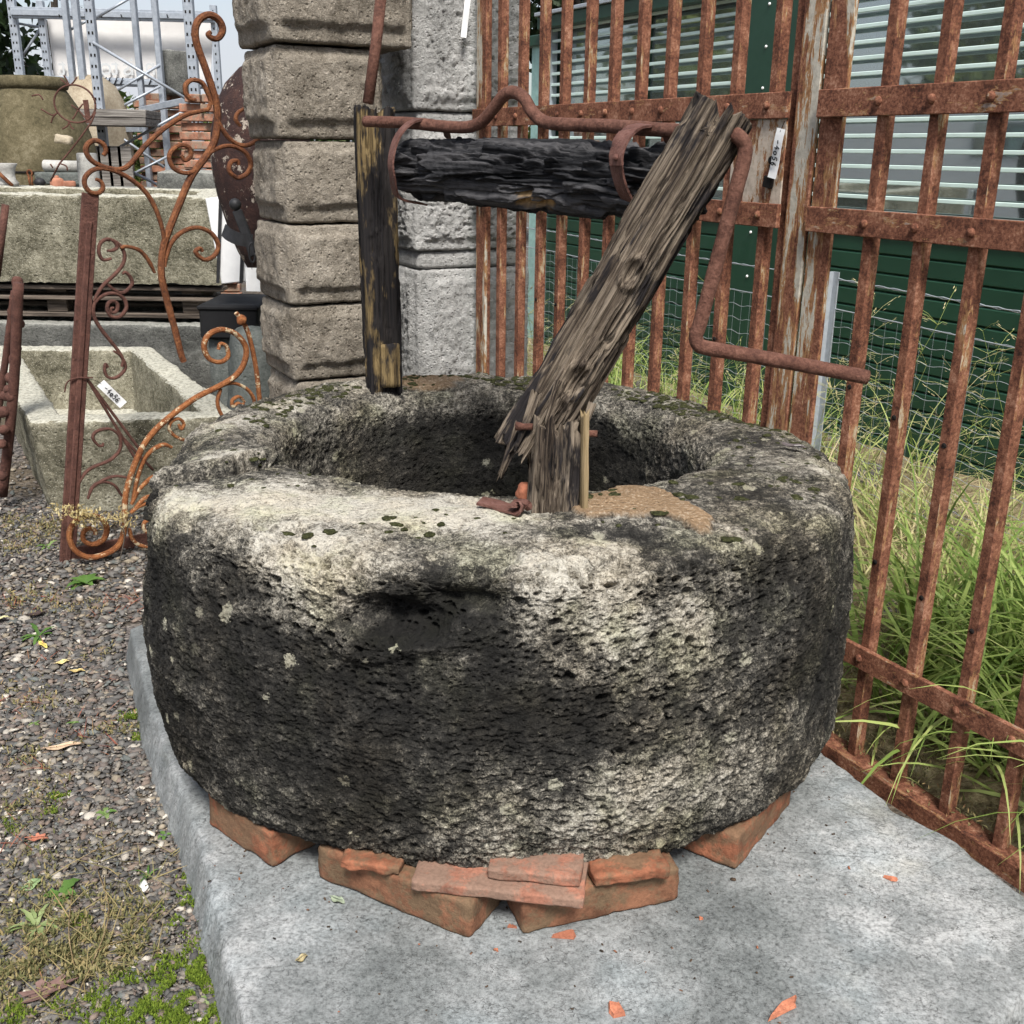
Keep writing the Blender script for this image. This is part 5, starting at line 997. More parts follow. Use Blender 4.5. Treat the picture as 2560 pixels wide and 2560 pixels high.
lathe_obj('waist_cord', [(.352, 1.03), (.358, 1.036), (.352, 1.042)], (j[0], 7.2, 0), 'dark', jar, 48)
j2 = aty(238, 300, 9.0); jr = empty('clay_jar', (j2[0], 9.0, .5), 'rounded pale clay jar standing behind the pallet rack uprights', 'clay jar')
lathe_obj('body', [(.20, .5), (.24, .8), (.27, 1.1), (.27, 1.32), (.245, 1.5), (.18, 1.64), (.10, 1.705), (.04, 1.72), (.001, 1.72)], (j2[0], 9.0, 0), 'jar2', jr, 40, .02, 8)
planks('board_stack', 'flat stack of pale boards beside the pale clay jar', [(aty(275, y, 8.3) , (.62, .5, .03), .1) for y in (281, 290, 302, 310)], 'board', 'board stack')
planks('plank_bundle', 'upright grey weathered boards leaning under the pallet rack', [(aty(x, 385, 8.2), (.95, .02, .12), 0) for x in ()] or [((float(aty(x, 385, 8.2)[0]), 8.2, .62), (.10, .02, 1.15), 0) for x in (235, 262, 287, 312)], 'board', 'boards')
# stone bench that carries the small things
V, F = rough_block(2.6, .55, .96, (20, 8, 8), .02, .01, 8, 2.); o = obj('stone_block', mk_mesh('stone_block', V, F, MAT['trough2'], True), None, (-3.2, 6.72, .48)); tag(o, 'stone block behind the large trough carrying small salvaged pieces', 'stone block')
ZB = .962
def at_b(x, Y=6.6):
    p = aty(x, 455, Y); return np.array([p[0], Y, ZB])
p = at_b(18); v = empty('marble_vase', p, 'white marble vase at the left margin on the stone block', 'vase'); lathe_obj('bowl', [(.03, 0), (.06, .0), (.065, .02), (.05, .04), (.048, .07), (.055, .10), (.068, .128), (.066, .13), (.05, .11), (.001, .1)], p, 'marble', v, 28)
V, F = tube([at_b(-5) + [0, -.08, .125], at_b(45) + [0, -.08, .005]], .011, 8); o = obj('twisted_rod', mk_mesh('twisted_rod', V, F, MAT['scroll'], True)); tag(o, 'twisted rusty rod leaning across the marble vase', 'iron rod')
p = at_b(77); k_ = empty('iron_ring', p, 'small rusty ring handle standing on the stone block', 'iron handle'); V, F = tube([p + [.014 * math.cos(a) , 0, .075 + .018 * math.sin(a)] for a in np.linspace(-1.2, 4.3, 18)], .006, 7); obj('ring', mk_mesh('ring', V, F, MAT['scroll'], True), k_)
for s in (-1, 1):
    V, F = tube([p + [.009 * s, 0, .058], p + [.007 * s, 0, 0]], .006, 7); obj('shank', mk_mesh('shank', V, F, MAT['scroll'], True), k_)
p = at_b(99); o = lathe_obj('iron_ball', [(.001, 0), (.022, .004), (.034, .018), (.034, .028), (.024, .044), (.001, .052)], p, 'iron', None, 20); tag(o, 'dark iron half ball on the stone block', 'iron ball')
p = at_b(143); bl = empty('terracotta_bell', p, 'small terracotta bell pot on the stone block below the pale cylinder', 'clay pot'); lathe_obj('body', [(.042, 0), (.040, .03), (.034, .045), (.02, .052), (.001, .053)], p, 'terra', bl, 20); lathe_obj('knob', [(.012, .05), (.012, .062), (.001, .066)], p, 'terra', bl, 12)
p = at_b(172); V, F = rough_block(.07, .05, .035, (6, 5, 4), .008, .01, 30, 7.); o = obj('terracotta_shard', mk_mesh('terracotta_shard', V, F, MAT['terra'], True), None, p + [0, 0, .0175], (0, 0, .5)); tag(o, 'broken terracotta piece right of the small clay bell pot', 'clay shard')
# pale stone cylinder lying across a dark sill
a, b = aty(110, 414, 6.75), aty(200, 417, 6.75); V, F = tube([a, a + (b - a) * .02, b], .034, 20, [.9, 1, 1]); o = obj('stone_cylinder', mk_mesh('stone_cylinder', V, F, MAT['marble'], True)); tag(o, 'pale stone cylinder lying flat on the dark sill', 'stone cylinder')
V, F = rough_block(.34, .12, .075, (8, 5, 5), .01, .006, 20, 9.); o = obj('stone_sill', mk_mesh('stone_sill', V, F, MAT['slate'], True), None, ((a + b) / 2 + [0.02, 0.0, -.034 - .037])); tag(o, 'dark stone sill under the pale cylinder', 'stone sill')
p = at_b(224, 6.45); o = lathe_obj('white_pot', [(.052, -.4), (.056, -.2), (.060, .10), (.056, .19), (.048, .195), (.046, .12), (.001, .11)], p, 'marble', None, 26); tag(o, 'tall white pot seen through the upper scrolls of the bracket', 'pot')
# garden sculpture: iron ring with twig rays on a slanting stem
sc_ = empty('ring_sculpture', aty(120, 455, 6.3), 'thin iron ring with twig-like rays on a slanting stem before the clay jar', 'iron sculpture')
S1 = lambda pts, Y=6.3: np.array([aty(.1656 * x, 200 + .1656 * y, Y) for x, y in pts])
cen = S1([(1130, 360)])[0]; rr = np.linalg.norm(S1([(1440, 360)])[0] - cen)
V, F = tube([cen + [rr * math.cos(t), 0, rr * math.sin(t) * .86] for t in np.linspace(0, 2 * np.pi, 41)], .0055, 6); obj('ring', mk_mesh('ring', V, F, MAT['scroll_dk'], True), sc_)
V, F = tube(S1([(760, 1530), (900, 1260), (1060, 1070), (1200, 890), (1380, 640), (1440, 480)]), .0050, 6); obj('stem', mk_mesh('stem', V, F, MAT['scroll_dk'], True), sc_)
for pts in ([(860, 500), (780, 530), (620, 440)], [(860, 500), (800, 560), (770, 650)], [(1040, 625), (1020, 690), (940, 740)], [(1040, 625), (1080, 720), (1120, 740)], [(1045, 90), (1000, -10), (960, -70)], [(1045, 90), (1110, 30), (1160, -40)], [(1045, 90), (980, 40), (910, -20)], [(650, 300), (590, 225), (480, 240)], [(1180, 450), (1250, 360)], [(1180, 450), (1080, 380)], [(1180, 450), (1120, 560), (1090, 590)], [(1180, 450), (1260, 540), (1310, 600)], [(760, 1270), (800, 1330)], [(900, 1260), (1000, 1300), (1020, 1370)]):
    V, F = tube(catmull(S1(pts), 4) if len(pts) > 2 else S1(pts), .0045, 5); obj('ray', mk_mesh('ray', V, F, MAT['scroll_dk'], True), sc_)
V, F = bar_between(S1([(1290, 300)])[0], S1([(1335, 650)])[0], .028, .006, (1, 0, 0)); obj('mounting_plate', mk_mesh('mounting_plate', V, F, MAT['scroll_dk']), sc_)
V, F = rough_block(.09, .05, .045, (6, 5, 4), .01, .012, 30, 4.); o = obj('bone_shell', mk_mesh('bone_shell', V, F, MAT['jar2'], True), sc_, S1([(960, 900)])[0], (0, .15, 0))

# ------------------------------------------------------------------ galvanised pallet racks and banner
def m_perf():
    g = G('perforated_steel', .45, .3, .4); g.col(g.ramp(g.noise(30, 4), [(.3, (.28, .31, .35)), (.7, (.40, .43, .47))])); return g.m
MAT['perf'] = m_perf()
def upright(x0, y0, Y, wd, parent, ztop, zbot=.0, holes=True):
    p = aty(x0, y0, Y); V, F = bar_between([p[0], Y, zbot], [p[0], Y, ztop], wd, .06, (1, 0, 0), .004); o = obj('upright', mk_mesh('upright', V, F, MAT['perf']), parent)
    if holes:
        mb = MB(); z = zbot + .1
        while z < ztop:
            for dx in ((-.22, .22) if wd > .06 else (0,)):
                v, f = cbox(.012, .004, .020, 0); mb.add([(p[0] + dx * wd + a, Y - .031 + b, z + c) for a, b, c in v], f)
            z += .075
        tag(mb.obj('slots', MAT['dark'], o), None, None, None, 'stuff')
def rod_px(name, a, b, Y, r, parent, mat='perf'):
    V, F = tube([aty(*a, Y), aty(*b, Y + .02)], r, 6); obj(name, mk_mesh(name, V, F, MAT[mat], True), parent)
rk = empty('pallet_rack', (-2.8, 8.5, 0), 'galvanised steel pallet rack with tall uprights and diagonal braces left of the quoin pillar', 'pallet rack')
for x, wd, Y in ((161, .040, 8.9), (187, .046, 8.9), (222, .062, 8.5), (333, .040, 9.1), (386, .042, 9.1), (470, .072, 8.5)): upright(x, 0, Y, wd, rk, 3.2, 0, wd > .06)
for a, b, Y in (((232, 106), (468, 248), 8.46), ((238, 46), (330, -8), 8.9), ((172, 76), (240, 40), 8.95), ((245, 255), (400, 162), 9.05), ((266, 386), (478, 268), 8.46), ((266, 398), (415, 472), 8.46), ((225, 290), (410, 418), 8.9), ((268, 468), (425, 388), 8.9), ((238, 300), (400, 216), 9.0)): rod_px('brace', a, b, Y, .011, rk)
for (x0, y0), (x1, y1), Y, h in (((352, 276), (474, 250), 8.75, .05), ((228, 324), (352, 322), 8.9, .05)):
    a, b = aty(x0, y0, Y + .2), aty(x1, y1, Y); V, F = bar_between(a, b, .045, h, (0, 1, 0), .004); o = obj('beam', mk_mesh('beam', V, F, MAT['perf']), rk)
rk2 = empty('pallet_rack', (-3.6, 11.2, 0), 'rear galvanised rack whose beams hold the white banner', 'pallet rack')
for x, y, wd in ((28, 0, .075), (100, 2, .062), (533, 13, .06)): upright(x, y, 11.2, wd, rk2, float(aty(x, -40 if x < 50 else y, 11.2)[2]), 0, True)
for y0, y1, hh in ((31, 37, .10), (200, 207, .075)):
    x0 = 30 if y0 < 100 else 118; a, b = aty(x0, y0, 11.15), aty(536, y1 + 6, 11.15)
    for dz, q in ((0, 1.0), (hh * .0, .55)):
        V, F = bar_between(a - np.array([0, .02 * (q < 1), 0]), b - np.array([0, .02 * (q < 1), 0]), .05, hh * q, (0, 1, 0), .004); obj('beam', mk_mesh('beam', V, F, MAT['perf']), rk2)
rod_px('brace', (36, 57), (100, 68), 11.25, .012, rk2); rod_px('brace', (100, 72), (50, 150), 11.25, .012, rk2)
bn = empty('banner', aty(320, 196, 11.35), 'white tarpaulin banner laced to the rack, seen from behind with faint mirrored lettering', 'banner')
q = [aty(*p, 11.35) for p in ((118, 45), (532, 52), (527, 200), (136, 193))]; nx, nz_ = 40, 14; u_, v_ = np.meshgrid(np.linspace(0, 1, nx), np.linspace(0, 1, nz_)); B4 = lambda a, b: ((1 - a) * (1 - b))[..., None] * q[0] + (a * (1 - b))[..., None] * q[1] + (a * b)[..., None] * q[2] + ((1 - a) * b)[..., None] * q[3]
Pb = B4(u_, v_).reshape(-1, 3); Pb[:, 1] += .02 * fbm(Pb, 3, 3); Pb2 = Pb + [0, .004, 0]; Fb = gridF(nx, nz_, False); me = mk_mesh('sheet', np.vstack([Pb, Pb2]), np.vstack([Fb[:, ::-1], Fb + len(Pb)]), m_plain('tarpaulin', (.66, .64, .62), .6, 0, .06, 4, .05), True); obj('sheet', me, bn)
MAT['faint'] = m_plain('faint_print', (.52, .53, .53), .6, 0, .05)
def letters(text, px, size, parent):
    for ch, (x, y) in zip(text, px):
        fc = bpy.data.curves.new('letter', 'FONT'); fc.body = ch; fc.size = size; fc.extrude = .001; to = bpy.data.objects.new('tmp', fc); COL.objects.link(to); dg = bpy.context.evaluated_depsgraph_get(); me = bpy.data.meshes.new_from_object(to.evaluated_get(dg)); bpy.data.objects.remove(to); me.materials.clear(); me.materials.append(MAT['faint'])
        p_ = aty(x, y, 11.305); m = Matrix.Translation(Vector(p_.tolist())) @ Matrix.Rotation(math.pi / 2, 4, 'X') @ Matrix.Scale(-1, 4, (1, 0, 0)); obj('letter', me, parent, M=m)
letters('totsin', [(168, 188), (282, 188), (300, 188), (330, 188), (338, 188), (392, 188)], .24, bn)
for x in (195, 215, 255, 305, 398, 420, 150): V, F = tube([aty(x, 44, 11.1), aty(x - 3, 36, 11.09)], .006, 4); obj('lacing', mk_mesh('lacing', V, F, MAT['dark']), bn)
for x in (258, 268, 285, 300, 345, 372): V, F = tube([aty(x, 212, 11.1), aty(x + 8, 193, 11.09)], .005, 4); obj('lacing', mk_mesh('lacing', V, F, MAT['dark']), bn)

# ------------------------------------------------------------------ chimney stone and brick stacks
cs_ = aty(440, 200, 9.4); V, F = rough_block(.24, .30, .34, (8, 8, 10), .02, .015, 10, 3.); o = obj('chimney_stone', mk_mesh('chimney_stone', V, F, MAT['trough2'], True), None, (cs_[0], 9.4, float(aty(440, 185, 9.4)[2])), (0, 0, .5)); tag(o, 'carved grey stone block on top of the brick stack behind the rack', 'stone block')
_bk = mk_mesh('brick', *cbox(.21, .105, .055, .006), MAT['brickfar'])
def brick_stack(x, Y, ztop, cols, label):
    p = aty(x, 400, Y); g = empty('brick_stack', (p[0], Y, 0), label, 'brick stack', 'old brick stacks'); z = .0; r = random.Random(x)
    while z < ztop:
        for c in range(cols): obj('brick', _bk, g, (p[0] + (c - (cols - 1) / 2) * .13 + r.uniform(-.015, .015), Y + r.uniform(-.02, .02), z + .03), (0, 0, math.pi / 2 * (r.random() < .3) + r.uniform(-.12, .12)))
        z += .062
    return g
zc_ = float(aty(440, 240, 9.4)[2]) - .03; brick_stack(428, 9.4, zc_, 2, 'tall stack of old bricks under the carved chimney stone'); brick_stack(385, 9.2, float(aty(385, 262, 9.2)[2]), 1, 'narrow stack of old bricks left of the carved chimney stone'); brick_stack(520, 8.0, float(aty(520, 250, 8.0)[2]), 2, 'stack of old bricks right of the wide rack upright')
V, F = rough_block(.5, .3, .25, (8, 6, 6), .03, .02, 8, 8.); o = obj('rubble_stone', mk_mesh('rubble_stone', V, F, MAT['trough2'], True), None, aty(500, 480, 6.9), (0, 0, .3)); tag(o, 'rubble stone behind the right end of the large trough', 'stone')

# ------------------------------------------------------------------ dark vessel, andiron and clutter left of the quoin pillar
vx = aty(655, 400, 4.25); zz_ = lambda y: float(aty(655, y, 4.25)[2]); vb = empty('iron_vessel', (vx[0], 4.25, zz_(760)), 'tall dark rusty pointed iron vessel with flaking paint half hidden by the quoin pillar', 'iron vessel')
pr = [(.0, 690), (50, 668), (70, 630), (85, 590), (98, 540), (110, 490), (117, 440), (120, 395), (115, 330), (100, 265), (75, 210), (40, 170), (10, 150), (0, 148)]; V, F = lathe([(max(.001, r / 2665 * 4.2), zz_(y)) for r, y in pr], 44, .02, 3); obj('body', mk_mesh('body', V, F, MAT['vessel'], True), vb, (vx[0], 4.25, 0))
an = empty('andiron', aty(600, 640, 3.95), 'black iron andiron with ball top standing against the rusty vessel', 'andiron')
v, f = lathe([(.001, -.022), (.012, -.0185), (.0195, -.010), (.022, 0), (.0195, .010), (.012, .0185), (.001, .022)], 20); obj('ball', mk_mesh('ball', v, f, MAT['iron'], True), an, aty(588, 511, 3.95))
V, F = bar_between(aty(592, 525, 3.95), aty(636, 640, 3.95), .034, .02, (1, 0, 0), .004); obj('bar', mk_mesh('bar', V, F, MAT['iron']), an)
V, F = sweep(catmull([aty(560, 575, 4.02), aty(575, 588, 3.97), aty(600, 598, 3.94), aty(632, 602, 3.95)], 6), rect(.045, .006), (0, -1, 0)); obj('band', mk_mesh('band', V, F, MAT['iron']), an)
rc = aty(630, 632, 3.9); V, F = tube([rc + [.010 * math.cos(t), .004 * math.cos(t), .034 * math.sin(t)] for t in np.linspace(0, 2 * np.pi, 25)], .0035, 6); obj('ring', mk_mesh('ring', V, F, MAT['iron'], True), an)
tg = aty(632, 699, 3.88); price_tag(tg, (1, 0, -.02), (0, 0, 1), .050, .083, '', 'blank white card tag hanging from the iron ring beside the quoin pillar', string=[rc + [0, 0, -.034], tg + [0, -.002, .045], tg + [0, -.003, .036]])
c_ = aty(572, 600, 4.7); V, F = cbox(.13, .02, .36, .004); wp = empty('framed_panel', (c_[0], 4.7, .6), 'white panel in a thin black frame behind the dark vessel', 'panel'); obj('panel', mk_mesh('panel', V, F, MAT['white']), wp, c_, (0, -.12, 0))
for dx in (-.055, .045): V, F = bar_between(c_ + [dx, -.02, -.18], c_ + [dx + .04, -.02, .19], .012, .012, (1, 0, 0)); obj('frame', mk_mesh('frame', V, F, MAT['iron']), wp)
for i, (x, y, Y, s) in enumerate([(600, 790, 4.9, (.26, .4, .15))]):
    c_ = aty(x, y, Y); V, F = cbox(*s, .01); bx_ = empty('plastic_crate', (c_[0], c_[1], c_[2] - s[2] / 2), ['larger black plastic crate in the dark gap left of the quoin pillar', 'smaller black plastic crate beside the right end of the large trough'][i], 'crate', 'black crates'); obj('shell', mk_mesh('shell', V, F, MAT['darkbox']), bx_, c_)
    V, F = cbox(s[0] * 1.04, s[1] * 1.04, .02, .006); obj('lip', mk_mesh('lip', V, F, MAT['darkbox']), bx_, c_ + [0, 0, s[2] / 2 - .012])
    V, F = rough_block(s[0] * .9, s[1] * .9, max(.02, c_[2] - s[2] / 2), (5, 5, 5), .02, .01, 9, i); o = obj('rubble_stone', mk_mesh('rubble_stone', V, F, MAT['slate'], True), None, (c_[0], c_[1] + .02, max(.02, c_[2] - s[2] / 2) / 2 - .002)); tag(o, ['dark rubble stone under the larger black crate', 'dark rubble stone under the smaller black crate'][i], 'stone', 'rubble stones')
c_ = onz(640, 1240, 0); V, F = rough_block(.20, .16, .60, (10, 8, 16), .05, .02, 8, 6.); o = obj('slate_slab', mk_mesh('slate_slab', V, F, MAT['slate'], True), None, (float(aty(632, 900, 3.75)[0]), 3.75, .30), (0, .12, .5)); tag(o, 'grey slate slab standing between the orange scrollwork and the quoin pillar', 'stone slab')

# ------------------------------------------------------------------ trees, hedge
MAT['leaf'] = m_leafy('tree_leaves', [(0, (.010, .020, .008)), (.4, (.030, .055, .018)), (.7, (.075, .115, .030)), (1, (.17, .20, .055))], .6, .3)
MAT['bark'] = m_plain('tree_bark', (.09, .075, .06), .95, 0, .3, 12, .6)
def foliage(c, r, n, size, rng, hue=(.1, .7), hollow=.35, flat=1.0):
    d = rng.normal(size=(n, 3)); d /= np.linalg.norm(d, axis=1)[:, None]; k = hollow + (1 - hollow) * rng.random(n)**.5; p = d * k[:, None]; nz2 = fbm(p * 2.2 + c, 1, 3, .6); keep = nz2 > -.12; p = p[keep]; nz2 = nz2[keep]; n = len(p)
    P = np.asarray(c) + p * np.asarray(r) * (1 + .25 * nz2[:, None]); a = rng.normal(size=(n, 3)); a /= np.linalg.norm(a, axis=1)[:, None]; b = np.cross(a, rng.normal(size=(n, 3))); b /= np.linalg.norm(b, axis=1)[:, None]; s = size * (.6 + .8 * rng.random(n))[:, None]
    V = np.stack([P - a * s, P + b * s * .45, P + a * s, P - b * s * .45], 1).reshape(-1, 3); F = np.arange(n * 4).reshape(n, 4); h = np.repeat(np.clip(hue[0] + (hue[1] - hue[0]) * (.5 + nz2) + .15 * rng.normal(size=n), 0, 1), 4); return V, F, h
def tree(name, label, base, height, crown, seed, n=5200, size=.09, hue=(.0, .7), lobes=7, cat='tree', group='trees round the yard'):
    rng = np.random.default_rng(seed); base = np.asarray(base, float); g = empty(name, base, label, cat, group); top = base + [0, 0, height]
    V, F = tube(catmull([base, base + [.05 * height * .3, 0, height * .4], top - [0, 0, height * .25]], 6), .05 + height * .018, 8, np.linspace(1, .3, 13)); tr = obj('trunk', mk_mesh('trunk', V, F, MAT['bark'], True), g)
    parts = []; 
    for i in range(lobes):
        d = rng.normal(size=3) * [.5, .5, .45]; c = base + [0, 0, height - crown[2]] + d * crown; parts.append(foliage(c, np.asarray(crown) * rng.uniform(.4, .62), n // lobes, size, rng, hue))
        V, F = tube([base + [0, 0, height * .45], (base + [0, 0, height * .5] + c) / 2, c], .03 + .006 * height, 6, [1, .6, .3]); obj('limb', mk_mesh('limb', V, F, MAT['bark'], True), g)
    V, F, H = merge(parts); obj('crown', mk_mesh('crown', V, F, MAT['leaf'], False, {'hue': H}), g); return g
tree('evergreen_tree', 'dark evergreen tree at the top left behind the rack', (-6.5, 13.2, 0), 6.2, (1.15, 1.2, 2.9), 3, 9000, .09, (-.1, .4), 10)
tree('thin_tree', 'thin twiggy tree left of the banner', (-6.05, 15.0, 0), 3.6, (.7, .7, 1.2), 5, 500, .08, (.0, .5), 5)
tree('leafy_shrub', 'yellow green shrub between the rack and the brick stacks', (float(aty(330, 330, 10)[0]), 10.0, 0), 1.62, (.55, .5, .75), 7, 4200, .05, (.35, 1.1), 6, 'shrub')
tree('dark_tree', 'dark tree rising over the far end of the green building', (.75, 13.5, 0), 4.6, (1.0, 1.0, 1.1), 9, 4200, .09, (-.2, .3), 7)
tree('dark_tree', 'dark tree over the roof of the green building right of the first', (2.3, 13.2, 0), 5.0, (.85, .9, 1.2), 11, 3600, .09, (-.2, .3), 7)
rng = np.random.default_rng(31); parts = [foliage((x, 24 + rng.uniform(-1, 1), .9), (1.1, 1.0, rng.uniform(.95, 1.35)), 900, .13, rng, (.2, .9)) for x in np.arange(-20, 5, 1.1)]; V, F, H = merge(parts); tag(obj('hedge', mk_mesh('hedge', V, F, MAT['leaf'], False, {'hue': H})), 'far hedge closing off the yard behind the racks', None, None, 'stuff')

# ------------------------------------------------------------------ gravel, moss, weeds and fallen leaves
rs = np.random.default_rng(77)
def m_attrcol(name, rough=.9, spec=.25, bump=.3, bs=300):
    g = G(name, rough, 0, spec, rand=False); n = g.n.new('ShaderNodeAttribute'); n.attribute_name = 'tint'; c = g.mix(.5, n.outputs['Color'], g.ramp(g.noise(bs, 4, .7), [(.3, .6), (.65, 1.25)]), 'MULTIPLY'); g.col(c); g.bump(g.noise(bs, 3), bump, .002); return g.m
MAT['gravel'] = m_attrcol('gravel_stones', .8, .35)
SE = np.array([onz(x, y, 0)[:2] for x, y in [(322, 1560), (316, 1640), (350, 1770), (392, 1920), (455, 2105), (500, 2235), (527, 2350), (556, 2450), (590, 2600)]])
def left_of_slab(P): return P[:, 0] < np.interp(P[:, 1], SE[::-1, 1], SE[::-1, 0], left=-.3, right=-.2) - .008
def px_ground(n, x0, x1, y0, y1):
    x = x0 + (x1 - x0) * rs.random(n); y = y0 + (y1 - y0) * rs.random(n); d = FW[None] * FPX + RT[None] * (x - CPX)[:, None] - UP[None] * (y - CPX)[:, None]; t = -HC / d[:, 2]; return (EYE + d * t[:, None])
def ico():
    t = (1 + 5**.5) / 2; V = np.array([(-1, t, 0), (1, t, 0), (-1, -t, 0), (1, -t, 0), (0, -1, t), (0, 1, t), (0, -1, -t), (0, 1, -t), (t, 0, -1), (t, 0, 1), (-t, 0, -1), (-t, 0, 1)]) / math.sqrt(1 + t * t)
    F = np.array([(0, 11, 5), (0, 5, 1), (0, 1, 7), (0, 7, 10), (0, 10, 11), (1, 5, 9), (5, 11, 4), (11, 10, 2), (10, 7, 6), (7, 1, 8), (3, 9, 4), (3, 4, 2), (3, 2, 6), (3, 6, 8), (3, 8, 9), (4, 9, 5), (2, 4, 11), (6, 2, 10), (8, 6, 7), (9, 8, 1)]); return V, F
def pebbles(P, size, flat, cols):
    n = len(P); V0, F0 = ico(); a = rs.random(n) * 6.283; R3 = np.zeros((n, 3, 3)); R3[:, 0, 0] = np.cos(a); R3[:, 0, 1] = -np.sin(a); R3[:, 1, 0] = np.sin(a); R3[:, 1, 1] = np.cos(a); R3[:, 2, 2] = 1
    tl = rs.normal(size=n) * .35; T3 = np.zeros((n, 3, 3)); T3[:, 0, 0] = 1; T3[:, 1, 1] = np.cos(tl); T3[:, 1, 2] = -np.sin(tl); T3[:, 2, 1] = np.sin(tl); T3[:, 2, 2] = np.cos(tl)
    sc = np.stack([size * (.8 + .7 * rs.random(n)), size * (.55 + .45 * rs.random(n)), size * flat * (.5 + .6 * rs.random(n))], 1)
    V = (V0[None] * (1 + .62 * rs.normal(size=(n, 12, 1)).clip(-1, 1) * .7)) * sc[:, None]; V = np.einsum('nij,nkj->nki', R3, np.einsum('nij,nkj->nki', T3, V)) + P[:, None]
    F = (F0[None] + (np.arange(n) * 12)[:, None, None]).reshape(-1, 3); return V.reshape(-1, 3), F, np.repeat(cols, 12, 0)
P1 = px_ground(36000, -260, 640, 1250, 2680); P2_ = np.c_[rs.uniform(-2.6, -.3, 9000), rs.uniform(1.0, 4.3, 9000), np.zeros(9000)]; P = np.vstack([P1, P2_]); P = P[left_of_slab(P)]; P[:, 2] = .003 + fbm(P, 1.7, 4) * .010 + rs.random(len(P)) * .004
dist = np.linalg.norm(P - EYE, axis=1); sz = (.0026 + .0066 * rs.random(len(P))**3.2) * np.clip(dist / 1.9, .85, 1.5); pal = np.array([(.095, .090, .084), (.15, .14, .128), (.12, .100, .088), (.068, .065, .062), (.20, .178, .148), (.17, .13, .105), (.25, .21, .155), (.11, .118, .110), (.44, .40, .34)]); ci_ = rs.choice(len(pal), len(P), p=[.18, .17, .13, .12, .13, .11, .07, .05, .04]); cols = pal[ci_] * (.75 + .5 * rs.random((len(P), 1)))
V, F, C_ = pebbles(P, sz, .55, cols); tag(obj('gravel', mk_mesh('gravel', V, F, MAT['gravel'], False, {'tint': C_})), 'grey and purplish gravel covering the yard left of the slab', None, None, 'stuff')
# moss
MAT['mossg'] = m_leafy('bright_moss', [(0, (.036, .062, .006)), (.5, (.095, .145, .014)), (1, (.18, .24, .03))], .9, .2)
def patch_pts(patches, per):
    out = []
    for x, y, r, k in patches:
        c = onz(x, y, 0); n = int(per * k * (r / .05)**2); q = rs.normal(size=(n, 2)) * r * .55; p = np.c_[c[:2] + q, np.zeros(n)]; keep = (pnoise(p * 28) > -.12) & left_of_slab(p); out.append(p[keep])
    return np.vstack(out)
MP = [(500, 2420, .055, 1), (530, 2500, .05, 1), (450, 2480, .05, .9), (470, 2540, .06, 1), (390, 2540, .05, .8), (300, 2545, .05, .8), (240, 2520, .03, .7), (460, 2290, .03, .8), (495, 2235, .02, .8), (150, 2000, .018, 1), (130, 2040, .014, .6), (335, 1800, .025, 1), (350, 1850, .02, .8), (60, 2540, .03, 1), (140, 2530, .02, .6), (560, 2540, .03, 1), (200, 2310, .02, .4), (20, 2080, .02, .5), (470, 2200, .015, .6), (300, 2470, .03, .5), (380, 2440, .03, .4)]
p = patch_pts(MP, 1700); n = len(p); p[:, 2] = .003 + .014 * np.clip(fbm(p, 26, 3) + .4, 0, 1)
mv, mf, mh = blades(n, lambda k: p, (.003, .0075), (.0025, .005), (.0, 1.1), .5, 2, rs, (.2, 1.0)); 
V, F, H = mv, mf, mh; tag(obj('moss', mk_mesh('moss', V, F, MAT['mossg'], True, {'hue': H})), 'bright green moss cushions among the gravel along the slab', None, None, 'stuff')
# low creeping ground cover
MAT['cover'] = m_leafy('creeping_plants', [(0, (.075, .085, .030)), (.3, (.16, .155, .065)), (.5, (.28, .235, .11)), (.62, (.34, .26, .12)), (.74, (.33, .14, .075)), (1, (.30, .085, .065))], .8, .25)
def cover(patches, per, hue, size, up=.012):
    p = patch_pts(patches, per); n = len(p); p[:, 2] = .004 + up * rs.random(n); return blades(n, lambda k: p, size, (size[0] * .4, size[1] * .5), (.2, 1.5), .5, 2, rs, hue)
def stems(patches, per, hue, ln):
    p = patch_pts(patches, per); p[:, 2] = .006; return blades(len(p), lambda k: p, ln, (.0012, .0022), (.9, 1.5), .25, 4, rs, hue)
parts = [cover([(60, 2450, .09, 1), (150, 2400, .08, 1), (230, 2380, .08, .9), (30, 2330, .06, .8), (300, 2400, .06, .6), (90, 2230, .05, .5), (60, 2150, .05, .5), (350, 2400, .05, .5), (190, 2240, .04, .4), (250, 2130, .04, .3), (60, 2030, .07, .5), (200, 2330, .10, .8), (330, 2300, .06, .5), (60, 1900, .06, .4)], 420, (.05, .6), (.005, .012)), cover([(120, 1330, .10, 1), (40, 1370, .08, 1), (30, 1310, .08, .8), (180, 1370, .05, .5), (110, 1520, .08, .6), (60, 1500, .08, .7), (220, 1530, .06, .5), (60, 1740, .06, .6), (110, 1770, .06, .5), (250, 1640, .05, .5), (310, 1830, .05, .8), (120, 1950, .05, .5), (240, 1850, .05, .5)], 150, (.2, .66), (.007, .014)),
         stems([(50, 1510, .07, 1), (300, 1520, .07, 1.2), (340, 1500, .05, 1), (250, 1700, .05, .6), (120, 1650, .05, .6), (60, 1760, .05, 1), (230, 1830, .06, 1), (60, 2020, .04, 1.1), (50, 2130, .04, 1.2), (90, 2520, .03, 1), (110, 1930, .05, .6), (280, 1870, .04, .7)], 26, (.66, 1.0), (.02, .05)), stems([(70, 2350, .10, 1), (250, 2350, .12, 1), (200, 2450, .10, 1), (300, 2200, .12, .5)], 16, (.35, .62), (.03, .10))]
